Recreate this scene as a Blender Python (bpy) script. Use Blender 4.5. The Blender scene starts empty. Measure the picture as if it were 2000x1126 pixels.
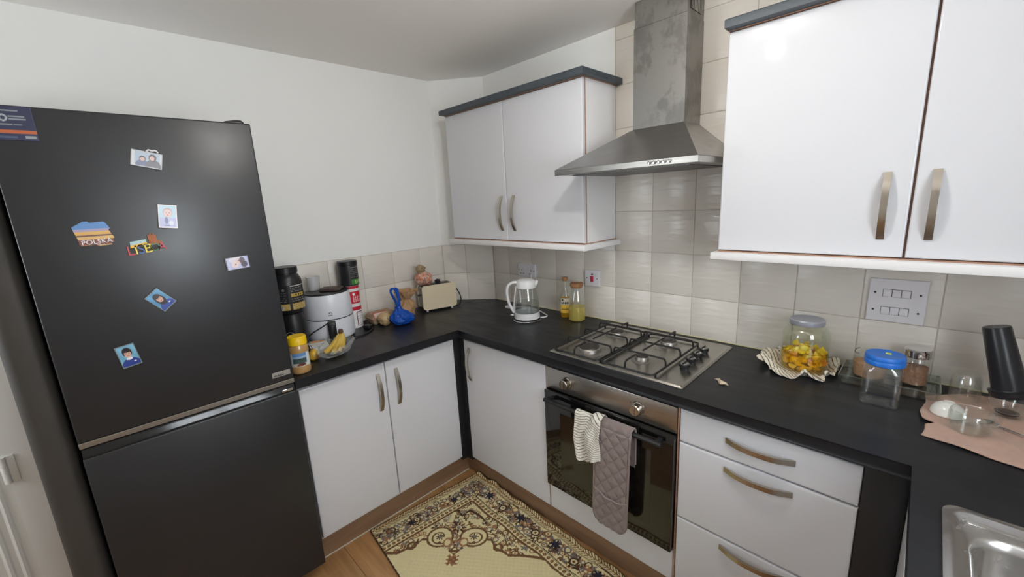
import bpy, bmesh, math, random
import numpy as np
from mathutils import Vector, Matrix, noise as mnoise
random.seed(7); RNG = np.random.default_rng(7)
S = bpy.context.scene
COL = S.collection
PI = math.pi

# ------------------------------------------------------------------ camera
FPX = 806.56
cam_d = bpy.data.cameras.new('camera'); cam = bpy.data.objects.new('camera', cam_d); COL.objects.link(cam)
cam_d.sensor_fit = 'HORIZONTAL'; cam_d.sensor_width = 36.0; cam_d.lens = 36.0 * FPX / 2000.0
cam_d.clip_start = 0.02; cam_d.clip_end = 60
YAW, PIT, ROL = 0.7953, -0.2115, -0.0519
fwd = Vector((-math.sin(YAW)*math.cos(PIT), math.cos(YAW)*math.cos(PIT), math.sin(PIT)))
rgt = Vector((math.cos(YAW), math.sin(YAW), 0)); upv = rgt.cross(fwd)
r2 = math.cos(ROL)*rgt + math.sin(ROL)*upv; u2 = -math.sin(ROL)*rgt + math.cos(ROL)*upv
mw = Matrix((r2, u2, -fwd)).transposed().to_4x4(); mw.translation = Vector((2.3657, -1.888, 1.5813))
cam.matrix_world = mw
S.camera = cam

# ------------------------------------------------------------------ world, light, exposure
def lin(c):
    out = []
    for v in c[:3]:
        v = v/255.0
        out.append(v/12.92 if v <= 0.04045 else ((v+0.055)/1.055)**2.4)
    return tuple(out)
W = bpy.data.worlds.new('world'); S.world = W; W.use_nodes = True
bg = W.node_tree.nodes['Background']; bg.inputs[0].default_value = (0.88, 0.925, 1.0, 1); bg.inputs[1].default_value = 7.4
LAMP = (1.742, -1.065, 2.235)
def area(name, loc, size, energy, color, rot=(0, 0, 0), shape='DISK', size_y=None):
    l = bpy.data.lights.new(name, 'AREA'); l.shape = shape; l.size = size
    if size_y: l.size_y = size_y
    l.energy = energy; l.color = color
    o = bpy.data.objects.new(name, l); COL.objects.link(o); o.location = loc; o.rotation_euler = rot
    return o
pl_ = bpy.data.lights.new('pendant_light', 'POINT'); pl_.energy = 7.2; pl_.shadow_soft_size = 0.033; pl_.color = (1.0, 0.965, 0.92)
plo = bpy.data.objects.new('pendant_light', pl_); COL.objects.link(plo); plo.location = LAMP
for nm_, loc_, sx_, sy_, rot_ in (('window_portal', (3.10, -1.41, 1.60), 1.1, 0.78, (0, PI/2, 0)), ('fill_window_portal', (0.345, -3.47, 1.475), 0.63, 0.95, (PI/2, 0, 0))):  # second portal serves the added fill window behind the camera
    pt = area(nm_, loc_, sx_, 1.0, (1, 1, 1), rot_, 'RECTANGLE', sy_); pt.data.cycles.is_portal = True
S.view_settings.view_transform = 'Standard'; S.view_settings.look = 'None'
S.view_settings.gamma = 1.0; S.view_settings.use_curve_mapping = False
S.view_settings.exposure = 0.76
S.cycles.transparent_max_bounces = 48; S.cycles.max_bounces = 14; S.cycles.diffuse_bounces = 6; S.cycles.glossy_bounces = 6

# ------------------------------------------------------------------ materials
MC = {}
def nodes_of(name):
    m = bpy.data.materials.new(name); m.use_nodes = True
    nt = m.node_tree; b = nt.nodes['Principled BSDF']
    return m, nt, b
def coords(nt, stretch=(1, 1, 1)):
    tc = nt.nodes.new('ShaderNodeTexCoord'); mp = nt.nodes.new('ShaderNodeMapping')
    mp.inputs['Scale'].default_value = stretch
    nt.links.new(tc.outputs['Object'], mp.inputs[0]); return mp.outputs[0]
def noise_n(nt, vec, scale, detail=3, rough=0.5):
    n = nt.nodes.new('ShaderNodeTexNoise'); n.inputs['Scale'].default_value = scale
    n.inputs['Detail'].default_value = detail; n.inputs['Roughness'].default_value = rough
    nt.links.new(vec, n.inputs['Vector']); return n.outputs['Fac']
def ramp(nt, fac, stops):
    r = nt.nodes.new('ShaderNodeValToRGB'); e = r.color_ramp.elements
    while len(e) < len(stops): e.new(0.5)
    for i, (p, c) in enumerate(stops):
        e[i].position = p; e[i].color = (c[0], c[1], c[2], 1)
    nt.links.new(fac, r.inputs[0]); return r.outputs[0]
def mat(name, col, rough=0.5, metal=0.0, spec=0.5, var=None, bump=None, rvar=None, coat=0.0, sheen=0.0, rand=0.0, emit=None):
    """var=(scale, amount, stretch) colour noise; bump=(scale, strength, stretch, dist); rvar=(scale, amount, stretch)"""
    if name in MC: return MC[name]
    m, nt, b = nodes_of(name); L = lin(col)
    b.inputs['Base Color'].default_value = (*L, 1); b.inputs['Roughness'].default_value = rough
    b.inputs['Metallic'].default_value = metal; b.inputs['Specular IOR Level'].default_value = spec
    b.inputs['Coat Weight'].default_value = coat; b.inputs['Coat Roughness'].default_value = 0.05
    b.inputs['Sheen Weight'].default_value = sheen
    if emit: b.inputs['Emission Color'].default_value = (*lin(emit[0]), 1); b.inputs['Emission Strength'].default_value = emit[1]
    out = None
    if var:
        f = noise_n(nt, coords(nt, var[2] if len(var) > 2 else (1, 1, 1)), var[0], 4, 0.6)
        a = var[1]; out = ramp(nt, f, [(0.3, [x*(1-a) for x in L]), (0.7, [min(1, x*(1+a)) for x in L])])
        nt.links.new(out, b.inputs['Base Color'])
    if rand and out is not None:
        oi = nt.nodes.new('ShaderNodeObjectInfo'); hs = nt.nodes.new('ShaderNodeHueSaturation')
        mr = nt.nodes.new('ShaderNodeMapRange'); mr.inputs[3].default_value = 1-rand; mr.inputs[4].default_value = 1+rand
        nt.links.new(oi.outputs['Random'], mr.inputs[0]); nt.links.new(mr.outputs[0], hs.inputs['Value'])
        nt.links.new(out, hs.inputs['Color']); nt.links.new(hs.outputs[0], b.inputs['Base Color'])
    if bump:
        f = noise_n(nt, coords(nt, bump[2] if len(bump) > 2 else (1, 1, 1)), bump[0], 3)
        bp = nt.nodes.new('ShaderNodeBump'); bp.inputs['Strength'].default_value = bump[1]
        bp.inputs['Distance'].default_value = bump[3] if len(bump) > 3 else 0.002
        nt.links.new(f, bp.inputs['Height']); nt.links.new(bp.outputs[0], b.inputs['Normal'])
    if rvar:
        f = noise_n(nt, coords(nt, rvar[2] if len(rvar) > 2 else (1, 1, 1)), rvar[0], 4, 0.6)
        mr = nt.nodes.new('ShaderNodeMapRange'); mr.inputs[1].default_value = 0.3; mr.inputs[2].default_value = 0.7
        mr.inputs[3].default_value = rough-rvar[1]; mr.inputs[4].default_value = rough+rvar[1]
        nt.links.new(f, mr.inputs[0]); nt.links.new(mr.outputs[0], b.inputs['Roughness'])
    MC[name] = m; return m
def glass(name, tint=(252, 253, 252), rough=0.02, refl=1.0, ior=1.5, base=0.02):
    """thin clear glass or film: transparent body, fresnel sheen"""
    if name in MC: return MC[name]
    m = bpy.data.materials.new(name); m.use_nodes = True; nt = m.node_tree; nt.nodes.clear()
    o = nt.nodes.new('ShaderNodeOutputMaterial'); t = nt.nodes.new('ShaderNodeBsdfTransparent'); t.inputs[0].default_value = (*lin(tint), 1)
    g = nt.nodes.new('ShaderNodeBsdfGlossy'); g.inputs['Roughness'].default_value = rough; g.inputs[0].default_value = (refl, refl, refl, 1)
    f0 = ((ior-1)/(ior+1))**2
    fr = nt.nodes.new('ShaderNodeLayerWeight'); pw = nt.nodes.new('ShaderNodeMath'); pw.operation = 'POWER'; pw.inputs[1].default_value = 5.0
    ml = nt.nodes.new('ShaderNodeMath'); ml.operation = 'MULTIPLY_ADD'; ml.inputs[1].default_value = 1-f0; ml.inputs[2].default_value = f0
    nt.links.new(fr.outputs['Facing'], pw.inputs[0]); nt.links.new(pw.outputs[0], ml.inputs[0]); fr = ml
    ad = nt.nodes.new('ShaderNodeMath'); ad.operation = 'ADD'; ad.inputs[1].default_value = base; ad.use_clamp = True
    mx = nt.nodes.new('ShaderNodeMixShader'); nt.links.new(fr.outputs[0], ad.inputs[0]); nt.links.new(ad.outputs[0], mx.inputs[0])
    nt.links.new(t.outputs[0], mx.inputs[1]); nt.links.new(g.outputs[0], mx.inputs[2]); nt.links.new(mx.outputs[0], o.inputs[0])
    MC[name] = m; return m
def murky(name, tint, body, opac, rough=0.1):
    """see-through liquid or film with some body colour of its own"""
    if name in MC: return MC[name]
    m = bpy.data.materials.new(name); m.use_nodes = True; nt = m.node_tree; b = nt.nodes['Principled BSDF']
    b.inputs['Base Color'].default_value = (*lin(body), 1); b.inputs['Roughness'].default_value = rough
    t = nt.nodes.new('ShaderNodeBsdfTransparent'); t.inputs[0].default_value = (*lin(tint), 1)
    mx = nt.nodes.new('ShaderNodeMixShader'); mx.inputs[0].default_value = opac
    nt.links.new(t.outputs[0], mx.inputs[1]); nt.links.new(b.outputs[0], mx.inputs[2])
    nt.links.new(mx.outputs[0], nt.nodes['Material Output'].inputs[0]); MC[name] = m; return m
def printed(name, rough=0.5, spec=0.4, bump=None):
    """flat print: colours carried by the mesh's own colour attribute"""
    if name in MC: return MC[name]
    m, nt, b = nodes_of(name); a = nt.nodes.new('ShaderNodeAttribute'); a.attribute_name = 'Col'
    nt.links.new(a.outputs['Color'], b.inputs['Base Color']); b.inputs['Roughness'].default_value = rough
    b.inputs['Specular IOR Level'].default_value = spec
    if bump:
        f = noise_n(nt, coords(nt), bump[0], 2); bp = nt.nodes.new('ShaderNodeBump'); bp.inputs['Strength'].default_value = bump[1]
        bp.inputs['Distance'].default_value = 0.002; nt.links.new(f, bp.inputs['Height']); nt.links.new(bp.outputs[0], b.inputs['Normal'])
    MC[name] = m; return m
def tile_mat():
    m, nt, b = nodes_of('glazed tile'); L = lin((226, 220, 211))
    f0 = noise_n(nt, coords(nt, (1, 1, 1)), 3.0, 2)
    c = ramp(nt, f0, [(0.3, [x*0.95 for x in L]), (0.7, L)]); nt.links.new(c, b.inputs['Base Color'])
    b.inputs['Roughness'].default_value = 0.28
    f = noise_n(nt, coords(nt, (1, 1, 4.2)), 11.0, 0.5)
    rr = ramp(nt, f, [(0.50, (0, 0, 0)), (0.66, (1, 1, 1))])
    bp = nt.nodes.new('ShaderNodeBump'); bp.inputs['Strength'].default_value = 0.32; bp.inputs['Distance'].default_value = 0.002
    nt.links.new(rr, bp.inputs['Height']); nt.links.new(bp.outputs[0], b.inputs['Normal'])
    return m
def stained_steel(name, col, rough, stain):
    m, nt, b = nodes_of(name); L = lin(col); b.inputs['Metallic'].default_value = 1.0
    vv_ = coords(nt, (1, 1, 0.75)); vv_.node.inputs['Location'].default_value = (0.37, 0.21, 0.68); f = noise_n(nt, vv_, 9.0, 5, 0.62)
    mk = ramp(nt, f, [(0.53, (0, 0, 0)), (0.60, (1, 1, 1))])
    vv_ = coords(nt, (1.2, 1.2, 0.4)); vv_.node.inputs['Location'].default_value = (0.9, 0.3, 0.2); f2 = noise_n(nt, vv_, 2.3, 2); mk2 = ramp(nt, f2, [(0.40, (0, 0, 0)), (0.50, (1, 1, 1))])
    mm = nt.nodes.new('ShaderNodeMath'); mm.operation = 'MULTIPLY'; nt.links.new(mk, mm.inputs[0]); nt.links.new(mk2, mm.inputs[1])
    mx = nt.nodes.new('ShaderNodeMix'); mx.data_type = 'RGBA'
    mx.inputs[6].default_value = (*L, 1); mx.inputs[7].default_value = (*[x*stain for x in L], 1)
    nt.links.new(mm.outputs[0], mx.inputs[0]); nt.links.new(mx.outputs[2], b.inputs['Base Color'])
    b.inputs['Roughness'].default_value = rough
    return m
def wood(name, c1, c2, grain='x', rough=0.45, scale=1.0, rand=0.0):
    if name in MC: return MC[name]
    m, nt, b = nodes_of(name)
    st = {'x': (1.2, 14, 14), 'y': (14, 1.2, 14), 'z': (14, 14, 1.2)}[grain]
    v = coords(nt, st); f = noise_n(nt, v, 2.2*scale, 6, 0.62)
    c = ramp(nt, f, [(0.28, lin(c1)), (0.5, [(a+d)/2 for a, d in zip(lin(c1), lin(c2))]), (0.72, lin(c2))])
    if rand:
        oi = nt.nodes.new('ShaderNodeObjectInfo'); hs = nt.nodes.new('ShaderNodeHueSaturation')
        mr = nt.nodes.new('ShaderNodeMapRange'); mr.inputs[3].default_value = 1-rand; mr.inputs[4].default_value = 1+rand
        nt.links.new(oi.outputs['Random'], mr.inputs[0]); nt.links.new(mr.outputs[0], hs.inputs['Value'])
        nt.links.new(c, hs.inputs['Color']); c = hs.outputs[0]
    nt.links.new(c, b.inputs['Base Color']); b.inputs['Roughness'].default_value = rough
    MC[name] = m; return m

PAINT = mat('wall paint', (240, 240, 237), 0.6, bump=(60, 0.10), var=(1.5, 0.015))
CEIL = mat('ceiling paint', (243, 239, 234), 0.75)
TILE = tile_mat()
GROUT = mat('grout', (196, 188, 176), 0.9)
GLOSS = mat('gloss white foil', (214, 215, 219), 0.5, spec=0.12, coat=0.55, bump=(25, 0.02))
WHITE = mat('white melamine', (232, 231, 231), 0.35)
MDF = mat('bare brown board edge', (170, 132, 110), 0.8, var=(30, 0.2))
BLACKTOP = mat('black worktop laminate', (32, 33, 36), 0.36, spec=0.28, var=(7, 0.14, (1, 5, 1)), rvar=(5, 0.07, (1, 4, 1)), bump=(90, 0.05, (0.4, 4, 1)))
BLACKPOST = mat('black laminate', (33, 34, 37), 0.4, var=(8, 0.12, (3, 3, 0.4)))
CORNICE = mat('dark grey painted cornice', (66, 74, 80), 0.5, var=(20, 0.18, (0.6, 2, 2)), bump=(30, 0.1, (0.4, 3, 3)))
STEEL = mat('brushed steel', (176, 173, 168), 0.30, 1.0, rvar=(14, 0.03, (0.3, 1, 14)))
STEEL2 = stained_steel('smeared steel', (152, 150, 146), 0.42, 0.74)
CANOPYS = mat('canopy steel', (165, 164, 162), 0.34, 1.0, rvar=(10, 0.06, (1, 1, 4)))
NICKEL = mat('satin nickel', (190, 182, 170), 0.26, 1.0)
CHROME = mat('chrome', (220, 220, 222), 0.08, 1.0)
SINKS = mat('sink steel', (196, 194, 192), 0.24, 1.0, rvar=(20, 0.06))
HOBS = mat('hob steel', (176, 173, 166), 0.30, 1.0, rvar=(6, 0.04), var=(5, 0.05))
IRON = mat('black enamel', (30, 29, 29), 0.45)
BLK = mat('black plastic', (26, 26, 28), 0.38)
BLKGLOSS = mat('gloss black plastic', (14, 14, 16), 0.1)
OVENGL = mat('black oven glass', (13, 12, 12), 0.07, coat=0.5)
FRIDGE = mat('charcoal fridge front', (36, 38, 41), 0.37, spec=0.62, rvar=(3.2, 0.06), var=(4, 0.08))
FRSIDE = mat('fridge side', (44, 45, 47), 0.5)
PLINTH_A = wood('plinth wood', (128, 98, 74), (158, 126, 98), 'y', 0.5, 1.0)
PLINTH_B = wood('plinth wood along', (128, 98, 74), (158, 126, 98), 'x', 0.5, 1.0)
OAK = wood('oak laminate', (146, 106, 66), (186, 142, 94), 'x', 0.42, 1.0, rand=0.07)
PLASTIC = mat('white plastic', (232, 232, 234), 0.3)
SOCK = mat('white socket plastic', (226, 224, 228), 0.3)
CLEAR = glass('clear glass'); THICKG = glass('thick glass', (248, 250, 249), 0.03, 1.0, 1.5, 0.07)
PET = glass('clear plastic', (248, 249, 250), 0.06, 1.0, 1.5, 0.07)
PRINT = printed('printed surface')
GPRINT = printed('glossy print', 0.22, 0.5)
CORK = mat('cork', (168, 122, 84), 0.85, var=(60, 0.25))

# ------------------------------------------------------------------ mesh helpers
def root_of(o):
    while o.parent: o = o.parent
    return o
def link(name, me, m, parent, recenter):
    o = bpy.data.objects.new(name, me)
    if m: me.materials.append(m)
    COL.objects.link(o)
    if parent is not None:
        off = root_of(parent).location; o.parent = parent
        me.transform(Matrix.Translation(-off))
    elif recenter and len(me.vertices):
        co = np.empty(len(me.vertices)*3); me.vertices.foreach_get('co', co); co = co.reshape(-1, 3)
        mn, mx = co.min(0), co.max(0); b = Vector(((mn[0]+mx[0])/2, (mn[1]+mx[1])/2, mn[2]))
        me.transform(Matrix.Translation(-b)); o.location = b
    return o
def obj(name, bm, m, parent=None, smooth=True, angle=32, recenter=True):
    bmesh.ops.recalc_face_normals(bm, faces=bm.faces)
    me = bpy.data.meshes.new(name); bm.to_mesh(me); bm.free()
    if smooth:
        me.polygons.foreach_set('use_smooth', [True]*len(me.polygons))
        me.set_sharp_from_angle(angle=math.radians(angle))
    return link(name, me, m, parent, recenter)
def thing(name, label, cat, loc, group=None):
    o = bpy.data.objects.new(name, None); COL.objects.link(o); o.location = loc; o.empty_display_size = 0.05
    o['label'] = label; o['category'] = cat
    if group: o['group'] = group
    return o
def tag(o, label, cat, group=None):
    o['label'] = label; o['category'] = cat
    if group: o['group'] = group
    return o
def struct(name, bm, m):
    o = obj(name, bm, m, None, recenter=False); o['kind'] = 'structure'; return o
def NB(): return bmesh.new()
def box(bm, x0, x1, y0, y1, z0, z1):
    v = [bm.verts.new((x, y, z)) for x in (x0, x1) for y in (y0, y1) for z in (z0, z1)]
    for f in ((0, 1, 3, 2), (4, 6, 7, 5), (0, 4, 5, 1), (2, 3, 7, 6), (0, 2, 6, 4), (1, 5, 7, 3)):
        bm.faces.new([v[i] for i in f])
    return bm
def bx(x0, x1, y0, y1, z0, z1, bev=0.0, seg=2):
    bm = NB(); box(bm, min(x0, x1), max(x0, x1), min(y0, y1), max(y0, y1), min(z0, z1), max(z0, z1))
    if bev: bmesh.ops.bevel(bm, geom=bm.edges[:], offset=bev, segments=seg, affect='EDGES', profile=0.5)
    return bm
def prism(pts, z0, z1, bm=None):
    bm = bm or NB(); a = [bm.verts.new((x, y, z0)) for x, y in pts]; b = [bm.verts.new((x, y, z1)) for x, y in pts]
    n = len(pts); bm.faces.new(a[::-1]); bm.faces.new(b)
    for i in range(n): bm.faces.new((a[i], a[(i+1) % n], b[(i+1) % n], b[i]))
    return bm
def lathe(prof, c=(0, 0, 0), seg=28, bm=None, sx=1.0, sy=1.0, rot=0.0):
    bm = bm or NB(); rings = []
    for r, z in prof:
        if r < 1e-6: rings.append([bm.verts.new((c[0], c[1], c[2]+z))])
        else: rings.append([bm.verts.new((c[0]+r*sx*math.cos(2*PI*i/seg+rot), c[1]+r*sy*math.sin(2*PI*i/seg+rot), c[2]+z)) for i in range(seg)])
    for a, b in zip(rings, rings[1:]):
        for i in range(seg):
            j = (i+1) % seg
            if len(a) == 1 and len(b) == 1: continue
            if len(a) == 1: bm.faces.new((a[0], b[j], b[i]))
            elif len(b) == 1: bm.faces.new((a[i], a[j], b[0]))
            else: bm.faces.new((a[i], a[j], b[j], b[i]))
    return bm
def tube(pts, r, seg=8, closed=False, bm=None, flat=1.0):
    bm = bm or NB(); P = [Vector(p) for p in pts]; n = len(P); rings = []
    rad = r if isinstance(r, (list, tuple)) else [r]*n
    t0 = (P[1]-P[0]).normalized(); ref = Vector((0, 0, 1)) if abs(t0.z) < 0.9 else Vector((1, 0, 0))
    nrm = (ref - t0*ref.dot(t0)).normalized()
    for i in range(n):
        if closed: t = (P[(i+1) % n]-P[i-1]).normalized()
        else: t = (P[min(i+1, n-1)]-P[max(i-1, 0)]).normalized()
        nrm = (nrm - t*nrm.dot(t))
        if nrm.length < 1e-6: nrm = t.orthogonal()
        nrm.normalize(); b = t.cross(nrm)
        rings.append([bm.verts.new(P[i]+nrm*(rad[i]*flat*math.cos(2*PI*k/seg))+b*(rad[i]*math.sin(2*PI*k/seg))) for k in range(seg)])
    for i in range(n if closed else n-1):
        a, b = rings[i], rings[(i+1) % n]
        for k in range(seg): bm.faces.new((a[k], a[(k+1) % seg], b[(k+1) % seg], b[k]))
    if not closed: bm.faces.new(rings[0][::-1]); bm.faces.new(rings[-1])
    return bm
def spline(pts, n=8):
    P = [Vector(p) for p in pts]; out = []
    for i in range(len(P)-1):
        p0, p1, p2, p3 = P[max(i-1, 0)], P[i], P[i+1], P[min(i+2, len(P)-1)]
        for k in range(n):
            t = k/n
            out.append(0.5*((2*p1)+(p2-p0)*t+(2*p0-5*p1+4*p2-p3)*t*t+(3*p1-p0-3*p2+p3)*t*t*t))
    out.append(P[-1]); return out
def loft(rings, bm=None, cap0=False, cap1=False):
    bm = bm or NB(); R = [[bm.verts.new(p) for p in r] for r in rings]; n = len(R[0])
    for a, b in zip(R, R[1:]):
        for k in range(n): bm.faces.new((a[k], a[(k+1) % n], b[(k+1) % n], b[k]))
    if cap0: bm.faces.new(R[0][::-1])
    if cap1: bm.faces.new(R[-1])
    return bm
def rrect(x0, x1, y0, y1, r, z, n=5):
    out = []
    for cx, cy, a in ((x1-r, y1-r, 0), (x0+r, y1-r, 90), (x0+r, y0+r, 180), (x1-r, y0+r, 270)):
        for k in range(n+1):
            t = math.radians(a+90*k/n); out.append((cx+r*math.cos(t), cy+r*math.sin(t), z))
    return out
def srgb2lin(a):
    a = np.clip(np.asarray(a, float)/255.0, 0, 1)
    return np.where(a <= 0.04045, a/12.92, ((a+0.055)/1.055)**2.4)
def sheet(name, nu, nv, pos, col=None, m=None, parent=None, solid=0.0, smooth=True, wrap=False, recenter=True, offset=-1.0):
    """grid of nu x nv quads; pos(u,v)->(n,3), col(u,v)->(n,3) in 0..255"""
    uu, vv = np.meshgrid(np.linspace(0, 1, nu+1), np.linspace(0, 1, nv+1), indexing='xy')
    u, v = uu.ravel(), vv.ravel(); co = np.asarray(pos(u, v), float)
    idx = np.arange((nu+1)*(nv+1)).reshape(nv+1, nu+1)
    F = np.stack([idx[:-1, :-1], idx[:-1, 1:], idx[1:, 1:], idx[1:, :-1]], -1).reshape(-1, 4)
    me = bpy.data.meshes.new(name); me.from_pydata(co.tolist(), [], F.tolist())
    if smooth: me.polygons.foreach_set('use_smooth', [True]*len(me.polygons))
    if col is not None:
        c = np.ones((len(u), 4)); c[:, :3] = srgb2lin(col(u, v))
        at = me.color_attributes.new('Col', 'FLOAT_COLOR', 'POINT'); at.data.foreach_set('color', c.ravel().astype(np.float32))
    o = link(name, me, m or PRINT, parent, recenter)
    if solid:
        md = o.modifiers.new('thickness', 'SOLIDIFY'); md.thickness = solid; md.offset = offset
    return o
def text_mesh(s, size, M4, depth=0.0006, shear=0.0):
    c = bpy.data.curves.new('lettering', 'FONT'); c.body = s; c.size = size; c.extrude = depth; c.align_x = 'CENTER'; c.align_y = 'CENTER'; c.shear = shear
    o = bpy.data.objects.new('lettering', c); COL.objects.link(o)
    dg = bpy.context.evaluated_depsgraph_get(); me = bpy.data.meshes.new_from_object(o.evaluated_get(dg))
    bpy.data.objects.remove(o); bpy.data.curves.remove(c); me.materials.clear(); me.transform(M4); return me
def text(name, s, size, M4, m, parent, depth=0.0006, shear=0.0):
    return link(name, text_mesh(s, size, M4, depth, shear), m, parent, False)
def frame(o, ex, ey):
    ex, ey = Vector(ex).normalized(), Vector(ey).normalized(); ez = ex.cross(ey)
    M = Matrix((ex, ey, ez)).transposed().to_4x4(); M.translation = Vector(o); return M
def fbm(P, sc, seed=0.0):
    return np.array([mnoise.noise(Vector((p[0]*sc+seed, p[1]*sc-seed*0.7, p[2]*sc+seed*1.3))) for p in P])

# ------------------------------------------------------------------ the room
ZC, ZW = 2.3453, 0.91
XE, YE = 3.02, -3.4          # right wall, wall behind the camera
CA, CB = -0.226, 0.274       # ends of the diagonal corner wall: (0, CA) and (CB, 0)
TT = 0.004                   # tile thickness
fl = struct('floor', bx(-0.1, XE+0.1, YE-0.1, 0.1, -0.06, -0.0045), mat('floor underlay', (90, 70, 50), 0.8))
pl_mesh = None
row = 0; y = 0.0
while y > YE:
    x = -0.9+0.37*(row % 3)
    while x < XE:
        x0, x1 = max(x, 0.0), min(x+1.2, XE)
        if x1-x0 > 0.05:
            o = obj('plank', bx(x0+0.0005, x1-0.0005, max(y-0.19, YE)+0.0006, y-0.0006, -0.0045, 0.0, 0.0008, 1), OAK, fl)
        x += 1.2
    y -= 0.19; row += 1
struct('ceiling', bx(-0.1, XE+0.1, YE-0.1, 0.1, ZC, ZC+0.08), CEIL)
wl = struct('wall_left', bx(-0.12, -TT, YE-0.1, 0.1, -0.06, ZC), PAINT)
wb = struct('wall_back', bx(-0.12, XE+0.1, TT, 0.12, -0.06, ZC), PAINT)
wc = struct('wall_corner', prism([(-TT, CA+0.004), (0.0, CA+0.0052), (CB-0.0062, 0.0), (CB-0.005, TT), (-TT, TT)], 0.0, ZC), PAINT)
bm = NB(); BX0, BX1, BZ0, BZ1 = 0.03, 0.66, 1.0, 1.95  # opening cut in the unseen wall for the added window
box(bm, -0.12, BX0, YE-0.1, YE, -0.06, ZC); box(bm, BX1, XE+0.1, YE-0.1, YE, -0.06, ZC); box(bm, BX0, BX1, YE-0.1, YE, -0.06, BZ0); box(bm, BX0, BX1, YE-0.1, YE, BZ1, ZC)
struct('wall_front', bm, PAINT)
bm = NB()
for a in ((BX0, BX0+0.06, BZ0, BZ1), (BX1-0.06, BX1, BZ0, BZ1), (BX0, BX1, BZ0, BZ0+0.06), (BX0, BX1, BZ1-0.06, BZ1)): box(bm, a[0], a[1], YE-0.08, YE-0.02, a[2], a[3])
fill_wn = struct('fill_window', bm, PLASTIC)  # added window, unseen behind the camera, lets in extra daylight as fill
obj('window_pane', bx(BX0+0.06, BX1-0.06, YE-0.052, YE-0.048, BZ0+0.06, BZ1-0.06), CLEAR, fill_wn)
bm = NB()
WY0, WY1, WZ0, WZ1 = -1.80, -1.02, 1.05, 2.15
box(bm, XE, XE+0.12, YE-0.1, WY0, -0.06, ZC); box(bm, XE, XE+0.12, WY1, 0.1, -0.06, ZC)
box(bm, XE, XE+0.12, WY0, WY1, -0.06, WZ0); box(bm, XE, XE+0.12, WY0, WY1, WZ1, ZC)
struct('wall_right', bm, PAINT)
bm = NB()
for a in ((WY0, WY0+0.05, WZ0, WZ1), (WY1-0.05, WY1, WZ0, WZ1), (WY0, WY1, WZ0, WZ0+0.05), (WY0, WY1, WZ1-0.05, WZ1), (-1.43, -1.39, WZ0, WZ1)):
    box(bm, XE+0.03, XE+0.09, *a)
wn = struct('window_1', bm, PLASTIC)
obj('window_pane', bx(XE+0.058, XE+0.062, WY0+0.05, -1.43, WZ0+0.05, WZ1-0.05), CLEAR, wn)
obj('window_pane', bx(XE+0.058, XE+0.062, -1.39, WY1-0.05, WZ0+0.05, WZ1-0.05), CLEAR, wn)
obj('window_sill', bx(XE-0.06, XE+0.03, WY0-0.03, WY1+0.03, WZ0-0.03, WZ0, 0.004), PLASTIC, wn)

# tiles ---------------------------------------------------------------------
TW, TH, G, X1 = 0.2, 0.1975, 0.0015, 1.2229
Z1 = ZW+0.1895
ZA = Z1+TH                     # top of the two tiled rows on the side walls
def tile_mesh(w, h, t=TT):
    bm = bx(-w/2+G, w/2-G, -t, 0.0, -h/2+G, h/2-G, 0.0013, 2); bmesh.ops.recalc_face_normals(bm, faces=bm.faces)
    me = bpy.data.meshes.new('tile'); bm.to_mesh(me); bm.free(); me.materials.append(TILE)
    me.polygons.foreach_set('use_smooth', [True]*len(me.polygons)); me.set_sharp_from_angle(angle=math.radians(50)); return me
TC = {}
def tile(parent, cx, cy, cz, w, h, rz):
    k = (round(w, 4), round(h, 4))
    if k not in TC: TC[k] = tile_mesh(*k)
    o = bpy.data.objects.new('tile', TC[k]); COL.objects.link(o); o.parent = parent
    dx, dy = math.cos(rz+PI/2)*TT, math.sin(rz+PI/2)*TT
    o.location = (cx+dx, cy+dy, cz); o.rotation_euler = (0, 0, rz)
rows = [(0.86, Z1)]+[(Z1+TH*i, Z1+TH*(i+1)) for i in range(6)]
rows.append((Z1+TH*6, ZC-0.001))
# back wall (behind the hob)
cuts = [CB+0.004]+[X1+TW*(k-1) for k in range(-3, 10)]+[XE-0.002]
for i, (xa, xb) in enumerate(zip(cuts, cuts[1:])):
    for j, (za, zb) in enumerate(rows):
        mid = (xa+xb)/2
        if mid < X1 and j > 1: continue
        if mid > 1.85 and 3 <= j <= 5: continue
        tile(wb, mid, 0.0, (za+zb)/2, xb-xa, zb-za, 0)
# left wall
cutsA = [CA]+[CA+0.0169-TW*k for k in range(1, 7)]
for ya, yb in zip(cutsA, cutsA[1:]):
    for za, zb in rows[:2]:
        tile(wl, 0.0, (ya+yb)/2, (za+zb)/2, ya-yb, zb-za, PI/2)
# diagonal corner
dL = math.hypot(CB, CA); ang = math.atan2(-CA, CB); dv = Vector((CB/dL, -CA/dL, 0))
for s0, s1 in ((0.003, 0.162), (0.162, dL-0.003)):
    for za, zb in rows[:2]:
        p = Vector((0, CA, 0))+dv*((s0+s1)/2); tile(wc, p.x, p.y, (za+zb)/2, s1-s0, zb-za, ang)
GR = 0.0022
obj('grout_bed', bx(CB, XE, GR, TT+0.002, 0.86, ZA), GROUT, wb); obj('grout_bed', bx(X1-0.006, XE, GR, TT+0.002, ZA, ZC), GROUT, wb)
obj('grout_bed', bx(-TT-0.002, -GR, cutsA[-1], CA, 0.86, ZA+0.002), GROUT, wl)
n2 = Vector((dv.y, -dv.x, 0)); a0 = Vector((0, CA, 0))-n2*GR; b0 = Vector((CB, 0, 0))-n2*GR; a1 = a0-n2*0.004; b1 = b0-n2*0.004
obj('grout_bed', prism([(a0.x, a0.y), (b0.x, b0.y), (b1.x, b1.y), (a1.x, a1.y)], 0.86, ZA+0.002), GROUT, wc)
SEAL = mat('cream sealant', (206, 198, 160), 0.5)
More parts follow.
